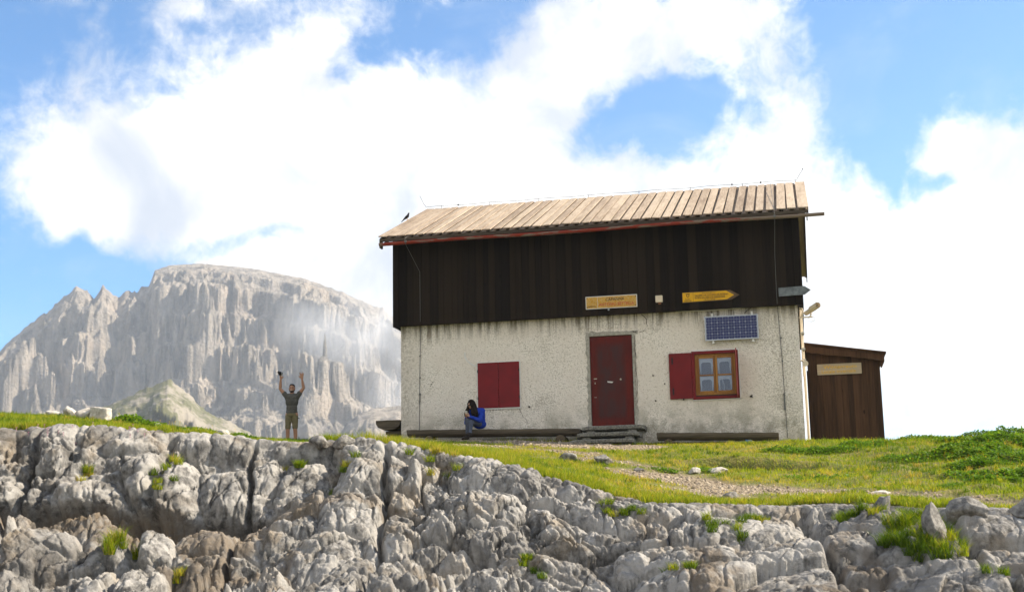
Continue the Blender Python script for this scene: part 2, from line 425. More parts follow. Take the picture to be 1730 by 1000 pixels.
# outward normal in the (out, z) plane
go = np.gradient(outs)[None, :] + 0 * Z; gz = np.gradient(Z, axis=1); ln = np.hypot(go, gz); no = -gz / ln; nz_ = go / ln
def blocks(u, v, su, sv, seed, p=.5, tilt=.12):
    wu = u + .35 * su * fbm(u / su * .7, v / sv * .7, 3, seed + 3); wv_ = v + .35 * sv * fbm(u / su * .7 + 9, v / sv * .7, 3, seed + 4)
    wu = wu + tilt * wv_
    F1, F2, I = worley(wu / su, wv_ / sv, seed)
    e = np.clip((F2 - F1) * 2.4, 0, 1)
    return e ** p, I
def facet(u, v, su, sv, seed, tilt=.12):
    wu = u + .35 * su * fbm(u / su * .7, v / sv * .7, 3, seed + 3); wv_ = v + .35 * sv * fbm(u / su * .7 + 9, v / sv * .7, 3, seed + 4)
    wu = wu + tilt * wv_; x = wu / su; y = wv_ / sv
    ix = np.floor(x).astype(np.int64); iy = np.floor(y).astype(np.int64); F1 = np.full(x.shape, 9.0); T = np.zeros(x.shape)
    for dx in (-1, 0, 1):
        for dy in (-1, 0, 1):
            cx = ix + dx; cy = iy + dy; px_ = cx + .12 + .76 * h2(cx, cy, seed) - x; py_ = cy + .12 + .76 * h2(cx, cy, seed + 5) - y
            d = np.hypot(px_, py_); nw = d < F1
            T = np.where(nw, px_ * (h2(cx, cy, seed + 31) * 2 - 1) + py_ * (h2(cx, cy, seed + 37) * 1.6 - .5), T); F1 = np.where(nw, d, F1)
    return T
def lr(fn, a, b):      # left: tall jointed blocks, elsewhere squat broken ones
    A_, B_ = fn(*a), fn(*b)
    if isinstance(A_, tuple): return tuple(x * left + y * (1 - left) for x, y in zip(A_, B_))
    return A_ * left + B_ * (1 - left)
left = sstep(U, 2.9, 1.6)
b1, i1 = lr(blocks, (U, V, 1.0, 1.5, 1, .55), (U, V, 1.5, 1.0, 1, .6, .5)); b2, i2 = lr(blocks, (U, V, .40, .62, 2, .5), (U, V, .36, .44, 2, .5, .4)); b3, i3 = blocks(U, V, .15, .19, 3, .5, .05); b4, i4 = blocks(U, V, .075, .10, 4, .6, 0)
slab = sstep(fbm(U / 1.1, V / .9, 3, 81), -.12, .22); MS2 = .45 + .75 * slab; MS3 = .30 + .95 * slab
CRK2 = 1 - sstep(blocks(U, V, .55, .8, 61, 1, .5)[0], .02, .16); CRK3 = 1 - sstep(blocks(U, V, .21, .30, 62, 1, -.4)[0], .02, .22)
t1 = lr(facet, (U, V, 1.0, 1.5, 1), (U, V, 1.5, 1.0, 1, .5)); t2 = lr(facet, (U, V, .40, .62, 2), (U, V, .36, .44, 2, .4)); t3 = facet(U, V, .15, .19, 3, .05); t4 = facet(U, V, .075, .10, 4, 0)
D = .24 * (b1 - .7) + .20 * (i1 - .5) + .32 * t1 + MS2 * ((.13 - .05 * left) * (b2 - .7) + (.14 - .05 * left) * (i2 - .5) + .18 * t2) \
    - .07 * CRK2 - .03 * CRK3 + MS3 * ((.035 - .02 * left) * (b3 - .6) + .035 * (i3 - .5) * (1 - .5 * left) + .075 * t3 + .014 * (b4 - .6) + .03 * t4) \
    + .26 * fbm(U / 1.9, V / 1.5, 3, 31) + .07 * fbm(U * 2.2, V * 2.2, 5, 32, .6) + .03 * ridge(U * 4, V * 3, 4, 33, .6) + .014 * fbm(U * 16, V * 14, 4, 34, .6)
D = D * (1 - .5 * wr)
# horizontal bedding breaks
bed = ridge(U * .25, V * 1.5 + .25 * fbm(U * .6, V * .2, 3, 41), 2, 40)
D -= .16 * sstep(bed, .5, .95)
# the overhung ledge low on the left, with broken rock at its foot
vl = 3.55 + .10 * fbm(U * .8, U * 0, 3, 44)
D += left * (.16 * sstep(V, vl - .9, vl - .1) * sstep(V, vl + .02, vl - .04) - .28 * np.exp(-((V - vl - .12) / .10) ** 2))
# a few deep vertical joints
for jx, jw in ((.62, .05), (1.75, .02), (-.9, .03), (3.6, .03), (9.55, .04), (11.3, .05)):
    jd = np.abs(U - jx - .12 * fbm(V * 1.3 + jx, V * 0 + jx, 3, 50) - .05 * V)
    D -= .30 * np.exp(-(jd / (jw * 1.5)) ** 2) * sstep(V, 1.6, 2.2)
top = sstep(outs, .35, -.25)[None, :]        # on top the blocks stand up in knobs and are sunk behind
knob = (1 - .5 * wr) * (.07 * (b2 - .45) + .06 * (b3 - .4)) + .09 * fbm(U * .9, V * .9, 3, 60) + .01 - .02 * np.exp(-((U - 2.43) / .35) ** 2)
back = sstep(outs, -.25, -.9)[None, :]
n_o = no * (1 - .75 * top); n_z = nz_ * (1 - top * .4)
DD = D * (1 - top) + knob * top - .35 * back
X = X + dirx * n_o * DD; Y = Y + diry * n_o * DD; Z = Z + n_z * DD
X = X + .035 * fbm(U * 3, V * 3, 3, 70) * (1 - back)
RV = np.stack([X, Y, Z], -1)
nzd = fbm(U * 1.1, V * 1.4, 4, 73)
DIRT = np.clip(np.maximum(left * sstep(V, vl - .05, vl + .05) * sstep(V, vl + .8, vl + .35) * sstep(nzd, -.5, 0), .85 * sstep(nzd, .18, .40) * sstep(V, 2.8, 4.0)), 0, 1)
rock = put('rock_outcrop', mesh_np('rock_outcrop', RV.reshape(-1, 3), grid_faces(NU, NV)[:, ::-1], tone=(.45 * i2 + .35 * i3 + .20 * i4).ravel(), colr=DIRT.ravel()), ROCKF, smooth=True)
tag(rock, kind='structure')
def rock_at(x, out):
    i = int(np.clip((x - dirx * out - xe[0]) / (xe[1] - xe[0]), 0, NU - 1)); j = int(np.abs(outs - out).argmin())
    return Vector(RV[i, j])

# ------------------------------------------------------------------ loose stones
def stone(name, loc, size, mat, label, cat, seed, rz=0.0, tilt=(0, 0), group=None, blocky=.5, sub=4, kind=None):
    bm = bmesh.new()
    bmesh.ops.create_cube(bm, size=1.25) if blocky > .8 else bmesh.ops.create_icosphere(bm, subdivisions=sub, radius=.5)
    if blocky > .8:
        bmesh.ops.subdivide_edges(bm, edges=bm.edges[:], cuts=14, use_grid_fill=True)
    co = np.array([v.co[:] for v in bm.verts])
    if blocky > .8:
        c2 = co / 1.25 * 2; co = co / np.maximum(1, (np.abs(c2) ** 9).sum(1) ** (1 / 9))[:, None] * .8
    else:
        d = co / np.linalg.norm(co, axis=1)[:, None]
        rg = np.random.default_rng(seed); r = np.full(len(d), .62)
        for k in range(15):                      # planes cut facets off the lump
            nn = rg.normal(size=3); nn /= np.linalg.norm(nn); h = rg.uniform(.33, .5)
            dn = d @ nn; r = np.where(dn > .05, np.minimum(r, h / np.maximum(dn, .05)), r)
        co = d * r[:, None]
    co = co + .05 * np.stack([fbm(co[:, 1] * 4 + seed, co[:, 2] * 4, 4, seed), fbm(co[:, 0] * 4, co[:, 2] * 4 + seed, 4, seed + 1), fbm(co[:, 0] * 4, co[:, 1] * 4, 4, seed + 2)], 1)
    for v, c_ in zip(bm.verts, co): v.co = (c_[0] * size[0], c_[1] * size[1], c_[2] * size[2])
    me = bpy.data.meshes.new(name); bm.to_mesh(me); bm.free()
    o = put(name, me, mat, smooth=True); o.location = loc; o.rotation_euler = (tilt[0], tilt[1], rz)
    tag(o, label, cat, group, kind); return o

for i, (x, y, dz_, s, lab) in enumerate([
        (-4.42, -8.55, .05, (.36, .26, .16), 'flat pale grey slab, leftmost of the row of white stones on the left meadow'),
        (-4.12, -8.50, .10, (.25, .22, .24), 'round topped white stone, second from the left in the row on the left meadow'),
        (-3.98, -8.30, .10, (.17, .18, .20), 'small round white stone, third from the left in the row on the left meadow'),
        (-3.82, -8.45, .09, (.30, .24, .24), 'low wide white stone just left of the squared block on the left meadow')]):
    stone('white_stone', (x, y, float(ground(x, y)) + dz_), s, WHITE, lab, 'stone', 30 + i, random.uniform(-.3, .3), (0, 0), 'row of white stones on the left meadow')
stone('stone_block', (-3.52, -8.40, float(ground(-3.52, -8.4)) + .13), (.36, .27, .26), WHITE, 'squared white limestone block beside the leafy plant on the left meadow', 'stone', 41, .12, (.03, .08), 'row of white stones on the left meadow', .9)
GRAVEL_ST = []
for i, (x, y, s, lab) in enumerate([
        (-2.55, -7.9, .16, 'small white stone in the grass just right of the leafy plant'), (-1.45, -7.35, .22, 'pale stone lying in the grass left of the standing man'),
        (-1.9, -7.6, .15, 'small flat stone among leaves on the left slope'), (-2.05, -7.75, .13, 'tiny white stone beside the flat one on the left slope'),
        (6.02, -6.55, .34, 'grey rock bedded in the grass where the worn trail crosses'), (8.2, -6.85, .24, 'pale stone at the upper edge of the gravel patch'),
        (7.75, -6.95, .20, 'brownish stone left of the pale one above the gravel patch'), (8.6, -11.55, .24, 'whitish stone at the lower edge of the gravel patch'),
        (10.85, -10.55, .22, 'flat white stone lying on the dirt path at the right'), (6.75, -7.2, .14, 'small tan stone at the start of the gravel patch'),
        (5.3, -6.6, .28, 'low grey rock in the turf above the foreground cliff')]):
    f = .45 if 'flat' in lab else .75
    stone('loose_stone', (x, y, float(ground(x, y)) + s * .12), (s * 1.5, s, s * f), WHITE if ('white' in lab or 'pale' in lab) else ROCK, lab, 'stone', 50 + i, random.uniform(0, 3), (random.uniform(-.2, .2), 0))
for i, (x, out, s, tl, lab) in enumerate([
        (11.2, 1.05, (.26, .25, .62), (.05, -.28), 'tall pointed white rock standing beside the dark green hollow'),
        (11.75, 1.6, (.40, .35, .62), (.1, -.12), 'tall pale fang shaped rock right of the green hollow'),
        (11.65, .35, (.46, .32, .36), (0, .15), 'big rounded pale boulder under the path at the far right'),
        (12.35, 1.5, (.42, .35, .48), (0, .1), 'lumpy warm white boulder at the lower right corner'),
        (12.4, .2, (.5, .36, .34), (0, -.05), 'broad grey boulder at the right edge below the path'),
        (10.7, .1, (.22, .2, .36), (0, .3), 'slanting white fin of rock left of the green hollow'),
        (2.75, .0, (.30, .28, .22), (0, .1), 'rounded pale boulder on the ledge right of the man'),
        (3.05, .05, (.30, .26, .2), (0, -.1), 'lower grey boulder beside the rounded one on the ledge')]):
    p = rock_at(x, out)
    stone('boulder', p + Vector((0, -.03, s[2] * .12)), s, ROCK, lab, 'boulder', 90 + i * 3, random.uniform(-.3, .3), tl, None, .5, 5)

# gravel on the worn ground
def scatter_gravel(nn):
    x = rng.uniform(-1, 13.5, nn * 8); y = rng.uniform(-14, -.3, nn * 8)
    m_ = path_mask(x, y); k = (rng.uniform(size=len(x)) < m_ ** 2 * .9) & (edge_out(x, y) < .1)
    x = x[k][:nn]; y = y[k][:nn]; z = ground(x, y); n_ = len(x)
    base = np.array([(1, 0, 0), (-.5, .87, 0), (-.5, -.87, 0), (0.2, .1, .75), (-.7, -.1, .45), (.3, -.6, .4), (.4, .6, .35)])
    F = np.array([(0, 5, 3), (0, 3, 6), (6, 3, 1), (1, 3, 4), (4, 3, 2), (2, 3, 5), (0, 6, 1), (1, 4, 2), (2, 5, 0)])
    s = rng.gamma(1.6, .008, n_) + .008; s = np.minimum(s, .06); a = rng.uniform(0, 6.28, n_)
    st = rng.uniform(.6, 1.3, (n_, 1, 3)); B = base[None] * st * s[:, None, None]
    Xr = B[..., 0] * np.cos(a)[:, None] - B[..., 1] * np.sin(a)[:, None]; Yr = B[..., 0] * np.sin(a)[:, None] + B[..., 1] * np.cos(a)[:, None]
    V = np.stack([Xr + x[:, None], Yr + y[:, None], B[..., 2] + z[:, None] - .006], -1).reshape(-1, 3)
    FF = (F[None] + (np.arange(n_) * 7)[:, None, None]).reshape(-1, 3)
    return mesh_np('gravel', V, FF, tone=np.repeat(rng.uniform(size=n_), 7))
m, n = new_mat('gravel stones'); tn = n.n('ShaderNodeAttribute', attribute_name='tone').outputs['Fac']
finish(n, n.mix(tn, (.13, .10, .068), (.37, .305, .225)), .9)
gvo = put('gravel', scatter_gravel(12000), m); tag(gvo, 'loose pale gravel on the worn path and bare patches', 'gravel', kind='stuff')

# ------------------------------------------------------------------ grass and herbs
def leaf_mat(name, stops, trans=.45):
    m, n = new_mat(name); tn = n.n('ShaderNodeAttribute', attribute_name='tone').outputs['Fac']
    r = n.n('ShaderNodeValToRGB', {0: tn}); el = r.color_ramp.elements
    while len(el) < len(stops): el.new(.5)
    for e_, (p_, c_) in zip(el, stops): e_.position = p_; e_.color = c_ + (1,)
    pb = n.n('ShaderNodeBsdfPrincipled', {'Base Color': r.outputs[0], 'Roughness': .6, 'Specular IOR Level': .18})
    tb = n.n('ShaderNodeBsdfTranslucent', {'Color': n.mix(1.0, r.outputs[0], (1.6, 1.55, .7), 'MULTIPLY')})
    mx = n.n('ShaderNodeMixShader', {0: trans, 1: pb, 2: tb})
    n.n('ShaderNodeOutputMaterial', {'Surface': mx}); return m
GRASS = leaf_mat('grass blades', [(0, (.045, .09, .005)), (.35, (.13, .195, .008)), (.7, (.27, .29, .014)), (1, (.38, .28, .07))])
HERB = leaf_mat('herb leaves', [(0, (.035, .085, .010)), (.5, (.10, .19, .02)), (1, (.22, .29, .035))], .4)
def blades(x, y, z, h, wd, lean, tone):
    n_ = len(x); a = rng.uniform(0, 6.28, n_); b = rng.uniform(0, 6.28, n_)
    dx = np.cos(a) * wd; dy = np.sin(a) * wd; lx = np.cos(b) * lean * h; ly = np.sin(b) * lean * h
    P0 = np.stack([x - dx, y - dy, z - .01], -1); P1 = np.stack([x + dx, y + dy, z - .01], -1)
    P2 = np.stack([x + lx * .35 + dx * .7, y + ly * .35 + dy * .7, z + h * .55], -1); P3 = np.stack([x + lx * .35 - dx * .7, y + ly * .35 - dy * .7, z + h * .55], -1)
    P4 = np.stack([x + lx, y + ly, z + h], -1)
    V = np.stack([P0, P1, P2, P3, P4], 1).reshape(-1, 3)
    o = (np.arange(n_) * 5)[:, None]
    F = np.concatenate([o + np.array([[0, 1, 2]]), o + np.array([[0, 2, 3]]), o + np.array([[3, 2, 4]])], 0)
    return V, F, np.repeat(tone, 5)
def join_parts(parts):
    V = []; F = []; T = []; b = 0
    for v, f, t in parts:
        V.append(v); F.append(f + b); T.append(t); b += len(v)
    return np.concatenate(V), np.concatenate(F), np.concatenate(T)
parts = []
NB = 330000
x = rng.uniform(-9, 18, NB); y = rng.uniform(-14.8, 4, NB)
k = (edge_out(x, y) < -.22) & ~near_house(x, y) & (rng.uniform(size=NB) > path_mask(x, y) * 1.05)
k &= ~((x < 1.5) & (y > -1.5) & (x > -2) & (rng.uniform(size=NB) < .55))
for hx, hy, hr in HOLES: k &= ~((((x - hx) / (hr * 1.5)) ** 2 + ((y - hy + .05) / (hr * .55)) ** 2) < 1)
x = x[k]; y = y[k]; z = ground(x, y)
pm = path_mask(x, y)
dry = fbm(x * .7, y * .7, 3, 90)
hh = rng.gamma(6, .0085, len(x)) * (1 + .5 * fbm(x * 1.1, y * 1.1, 3, 91)) * (1 - .5 * (pm > .1)) * (1 - .25 * sstep(x, 4, 7) * sstep(x, 11, 9))
hh = hh * (1 - .65 * sstep(x, 1.0, 1.6) * sstep(x, 4.0, 3.2) * sstep(y, -8.5, -10))
tone = np.clip(.48 + .5 * dry + .18 * (sstep(x, 6, 8) * sstep(x, 11.5, 9.5)) + rng.normal(0, .16, len(x)) + .3 * pm - .12 * (x < 3), 0, 1)
parts.append(blades(x, y, z, hh, rng.uniform(.003, .007, len(x)), rng.uniform(.1, .9, len(x)), tone))
# taller tufts on and behind the rock's edge
TUFTS = []
for i in range(170): TUFTS.append((random.uniform(3.0, 5.6), random.uniform(-12.6, -11.3), random.uniform(.10, .24), .16, 0.55))
for x0, x1, cnt, h0 in ((-2.5, 1.2, 80, .10), (1.2, 2.1, 10, .06), (2.55, 3.0, 22, .13), (5.3, 8.2, 150, .11), (8.2, 14, 150, .09)):
    for i in range(cnt):
        xx = random.uniform(x0, x1); yy = float(np.interp(xx, EA[:, 0], EA[:, 1])) + random.uniform(.1, .75)
        TUFTS.append((xx, yy, h0 * random.uniform(.7, 1.5), .10, .45))
tp = []
for (tx, ty, th, tr, tt) in TUFTS:
    c_ = 75; r_ = tr * np.sqrt(rng.uniform(size=c_)); a_ = rng.uniform(0, 6.28, c_)
    xx = tx + r_ * np.cos(a_); yy = ty + r_ * np.sin(a_); zz = ground(xx, yy) - .02
    tp.append(blades(xx, yy, zz, th * rng.uniform(.5, 1.1, c_), rng.uniform(.003, .006, c_), rng.uniform(.1, .8, c_), np.clip(tt + rng.normal(0, .2, c_) + .2 * random.random(), 0, 1)))
# tufts growing out of clefts in the rock
for (tx, out, th, tr, cnt, tt) in [(.0, .5, .13, .12, 7, .6), (.95, .45, .12, .14, 7, .45), (1.0, .7, .08, .15, 5, .2), (2.55, .3, .12, .12, 8, .6), (6.2, 1.9, .10, .18, 9, .1), (9.0, .25, .10, .2, 10, .4), (8.6, .9, .12, .3, 14, .25),
                                   (10.35, .35, .14, .22, 16, .35), (11.15, .3, .14, .2, 12, .35), (11.0, .75, .20, .25, 26, .12), (11.05, 1.25, .20, .25, 26, .1), (11.5, 1.2, .16, .18, 12, .3), (1.1, 2.0, .2, .16, 10, .75),
                                   (1.9, 2.3, .12, .14, 6, .6), (8.2, 1.9, .1, .25, 8, .35), (4.4, .15, .12, .25, 12, .6), (7.2, .35, .1, .25, 10, .4), (11.8, 2.0, .12, .15, 8, .4), (3.3, .6, .1, .15, 6, .5)]:
    for q in range(int(cnt * .7) + 1):
        p = rock_at(tx + random.gauss(0, tr * .7), out + random.gauss(0, tr * .5)); c_ = 70
        r_ = .07 * np.sqrt(rng.uniform(size=c_)); a_ = rng.uniform(0, 6.28, c_)
        tp.append(blades(p.x + r_ * np.cos(a_), p.y - .03 + r_ * np.sin(a_), np.full(c_, p.z - .02), th * rng.uniform(.5, 1.1, c_), rng.uniform(.003, .006, c_), rng.uniform(.2, 1.1, c_), np.clip(tt * .75 + random.choice([-.15, 0, .35]) + rng.normal(0, .2, c_), 0, 1)))
for i in range(1500):
    tx, ty = random.uniform(4.5, 15.5), random.uniform(-13.2, -.8)
    if random.random() < .35: tx, ty = random.uniform(-4.5, 3), random.uniform(-11.5, -5.5)
    if float(path_mask(np.array(tx), np.array(ty))) > .25 or edge_out(np.array(tx), np.array(ty)) > -.1: continue
    if any(((tx - hx) / (hr * 1.6)) ** 2 + ((ty - hy) / (hr * .8)) ** 2 < 1 for hx, hy, hr in HOLES): continue
    c_ = 34; rad_ = random.uniform(.05, .13); r_ = rad_ * np.sqrt(rng.uniform(size=c_)); a_ = rng.uniform(0, 6.28, c_); xx = tx + r_ * np.cos(a_); yy = ty + r_ * np.sin(a_)
    tp.append(blades(xx, yy, ground(xx, yy) - .01, random.uniform(.05, .13) * rng.uniform(.5, 1.1, c_), rng.uniform(.003, .007, c_), rng.uniform(.2, 1.0, c_), np.clip(random.choice([.05, .25, .5, .75, .95]) + rng.normal(0, .1, c_), 0, 1)))
parts += tp
V, F, T = join_parts(parts)
go_ = put('grass', mesh_np('grass', V, F, tone=T), GRASS); tag(go_, 'short sunlit alpine grass on the meadow and in rock clefts', 'grass', kind='stuff')

def leaves(cx, cy, rx, ry, hgt, cnt, size=.05, tone=.4):
    a = rng.uniform(0, 6.28, cnt); r = np.sqrt(rng.uniform(size=cnt)); x = cx + rx * r * np.cos(a); y = cy + ry * r * np.sin(a)
    lump = .65 + .35 * fbm(x * 5, y * 5, 3, 77)
    z = ground(x, y) + hgt * lump * (1 - r ** 2.2) * rng.uniform(.35, 1, cnt) ** .5 + .01
    s = size * rng.uniform(.55, 1.25, cnt); b = rng.uniform(0, 6.28, cnt); t = rng.uniform(-.6, .9, cnt)
    ux, uy, uz = np.cos(b) * np.cos(t), np.sin(b) * np.cos(t), np.sin(t); wx, wy = -np.sin(b), np.cos(b)
    P = [np.stack([x, y, z], -1), np.stack([x + ux * s * .55 + wx * s * .34, y + uy * s * .55 + wy * s * .34, z + uz * s * .55 + .12 * s], -1),
         np.stack([x + ux * s, y + uy * s, z + uz * s], -1), np.stack([x + ux * s * .55 - wx * s * .34, y + uy * s * .55 - wy * s * .34, z + uz * s * .55 + .12 * s], -1)]
    V = np.stack(P, 1).reshape(-1, 3); o = (np.arange(cnt) * 4)[:, None]
    F = np.concatenate([o + np.array([[0, 1, 2]]), o + np.array([[0, 2, 3]])], 0)
    return V, F, np.repeat(np.clip(tone + rng.normal(0, .2, cnt), 0, 1), 4)
parts = []
for (cx, cy, rx, ry, hg, ct) in [(9.3, -3.3, .5, .35, .13, 900), (9.9, -3.6, .5, .35, .15, 1000), (10.4, -3.5, .5, .35, .16, 1100), (10.9, -3.0, .55, .4, .17, 1200), (11.3, -2.6, .4, .35, .14, 700),
                                 (11.6, -5.2, .5, .35, .12, 900), (12.1, -5.0, .5, .35, .14, 1000), (12.9, -2.2, .5, .4, .16, 1000), (13.5, -1.6, .55, .4, .26, 1500), (14.2, -1.3, .7, .5, .32, 2200), (15.1, -1.2, .8, .5, .36, 2200), (12.2, -1.2, .5, .4, .16, 900),
                                 (12.8, -6.6, .6, .4, .15, 1200), (13.4, -6.2, .6, .5, .26, 1700), (14.1, -5.8, .6, .5, .30, 1800), (13.4, -8.4, .6, .4, .18, 1200), (12.5, -8.1, .5, .35, .12, 900), (13.9, -10, .6, .4, .16, 1100), (12.9, -4.2, .5, .4, .14, 900),
                                 (13.9, -3.6, .7, .5, .2, 1400), (7.2, -6.95, .25, .15, .07, 300), (7.95, -6.8, .3, .18, .08, 350), (-.6, -5.6, .4, .3, .10, 400), (0.3, -6.0, .4, .3, .08, 350), (-1.2, -6.9, .45, .35, .14, 700), (-1.9, -7.2, .5, .35, .12, 600),
                                 (-.5, -7.2, .4, .3, .14, 450), (11.9, -10.0, .4, .3, .08, 500), (4.9, -9.6, .6, .5, .06, 500), (10.0, -7.6, .7, .4, .06, 500)]:
    parts.append(leaves(cx, cy, rx, ry, hg, ct, .055, .38))
for i in range(46):
    parts.append(leaves(random.uniform(12.4, 15.5), random.uniform(-9.5, -.8), random.uniform(.2, .5), random.uniform(.2, .35), random.uniform(.1, .26), 650, .07, random.uniform(.2, .65)))
V, F, T = join_parts(parts)
ho = put('herbs', mesh_np('herbs', V, F, tone=T), HERB); tag(ho, 'low leafy herbs growing in clumps over the meadow', 'herbs', kind='stuff')
V, F, T = join_parts([leaves(-3.0, -8.1, .42, .3, .24, 1100, .075, .5), leaves(-2.6, -7.95, .3, .25, .14, 400, .07, .45)])
po = put('leafy_plant', mesh_np('leafy_plant', V, F, tone=T), HERB); tag(po, 'bright green broad leaved plant beside the squared white block', 'plant')
# yellow flowers
def flowers(name, pts, colr, label, s=.016):
    mb = MB()
    for (x, y, z) in pts:
        a = random.uniform(0, 6); k = s * random.uniform(.7, 1.3)
        vs = [(x + k * math.cos(a + i * 1.047) * (1 if i % 2 else .6), y + k * math.sin(a + i * 1.047) * (1 if i % 2 else .6), z + random.uniform(0, .008)) for i in range(6)] + [(x, y, z - .006)]
        mb.add(vs, [(i, (i + 1) % 6, 6) for i in range(6)])
        mb.tube([(x, y, z - .08), (x, y, z - .005)], .0015, 3)
    return tag(mb.build(name, simple(name + ' petals', colr, .5, .1)), label, 'flowers', kind='stuff')
fp = []
for i in range(260):
    x = random.uniform(10.5, 15); y = random.uniform(-10, -1.5); fp.append((x, y, float(ground(x, y)) + random.uniform(.08, .2)))
for i in range(26):
    x = random.uniform(4.5, 8.2); y = float(np.interp(x, EA[:, 0], EA[:, 1])) + random.uniform(.1, 1.2); fp.append((x, y, float(ground(x, y)) + .09))
for i in range(14):
    x = random.uniform(-3.6, -1); y = random.uniform(-8.2, -6.5); fp.append((x, y, float(ground(x, y)) + random.uniform(.1, .2)))
flowers('yellow_flowers', fp, (.75, .48, .02), 'small yellow flowers dotted over the right meadow')
fp = []
for i in range(22):
    x = random.gauss(-.75, .25) if i < 14 else random.gauss(.35, .12); p = rock_at(x, random.uniform(-.1, .2)); fp.append((p.x, p.y, p.z + .05))
flowers('pink_flowers', fp, (.55, .25, .35), 'pale pink flowers in the rock crest at the left', .02)

# ------------------------------------------------------------------ far mountain
def massif(name, sil, R0, prof, disp, mat, na, nt, seed, a_pad=0):
    sil = np.array(sil); az = np.linspace(sil[0, 0], sil[-1, 0], na); el = np.interp(az, sil[:, 0], sil[:, 1])
    prof = np.array(prof); L = np.concatenate([[0], np.cumsum(np.hypot(np.diff(prof[:, 0]), np.diff(prof[:, 1]) * R0 * .2))])
    t = np.linspace(0, L[-1], nt); rr_ = np.interp(t, L, prof[:, 0]); g = np.interp(t, L, prof[:, 1])
    U = (az * R0)[:, None] + 0 * g[None, :]; Rg = rr_[None, :] + 0 * U; G = g[None, :] + 0 * U
    Zz = G * Rg * np.tan(el)[:, None]
    dR, dZ = disp(U, Zz, G, Rg)
    Rg = Rg - dR; Zz = Zz + dZ
    P = np.stack([CAM[0] + Rg * np.sin(az)[:, None], CAM[1] + Rg * np.cos(az)[:, None], CAM[2] + Zz], -1)
    o = put(name, mesh_np(name, P.reshape(-1, 3), grid_faces(na, nt)), mat, smooth=False)
    return tag(o, kind='structure')
m, n = new_mat('dolomite cliffs'); oc = n.n('ShaderNodeTexCoord').outputs['Object']
a = n.noise(oc, .012, 6, .6); b = n.noise(n.scale(oc, (1, 1, .25)), .06, 7, .65); d = n.noise(n.scale(oc, (.3, .3, 1.6)), .06, 5, .6); e = n.noise(oc, .25, 6, .7)
c = n.mix(n.ss(b, .35, .65), (.175, .158, .14), (.42, .37, .315)); c = n.mix(n.ss(a, .5, .7, 0, .6), c, (.46, .37, .29)); c = n.mix(n.ss(d, .52, .7, 0, .5), c, (.24, .225, .215))
c = n.mix(n.ss(e, .5, .7, 0, .5), c, (.5, .47, .43))
finish(n, c, .95, n.m('ADD', n.m('MULTIPLY', b, 1.0), e), 1.0, 7.0, 0, .1)
CLIFF = m
SIL = [(-0.74, .10), (-0.674, 0.122), (-0.619, 0.136), (-0.581, 0.146), (-0.57, 0.158), (-0.559, 0.165), (-0.543, 0.183), (-0.531, 0.19), (-0.524, 0.191), (-0.519, 0.186), (-0.515, 0.192), (-0.512, 0.194), (-0.506, 0.189), (-0.5, 0.187), (-0.492, 0.188), (-0.481, 0.192), (-0.477, 0.205), (-0.467, 0.21), (-0.443, 0.212), (-0.428, 0.211), (-0.404, 0.209), (-0.382, 0.205), (-0.364, 0.202), (-0.347, 0.196), (-0.329, 0.189), (-0.311, 0.181), (-0.293, 0.17), (-0.257, 0.145), (-0.195, 0.1), (-0.108, 0.054)]
def dome_(U, Zz, u0, z0, su, sz):
    q = ((U - u0) / su) ** 2; return np.sqrt(np.clip(1 - q, 0, 1)) * sstep(z0 - Zz, -sz, sz)
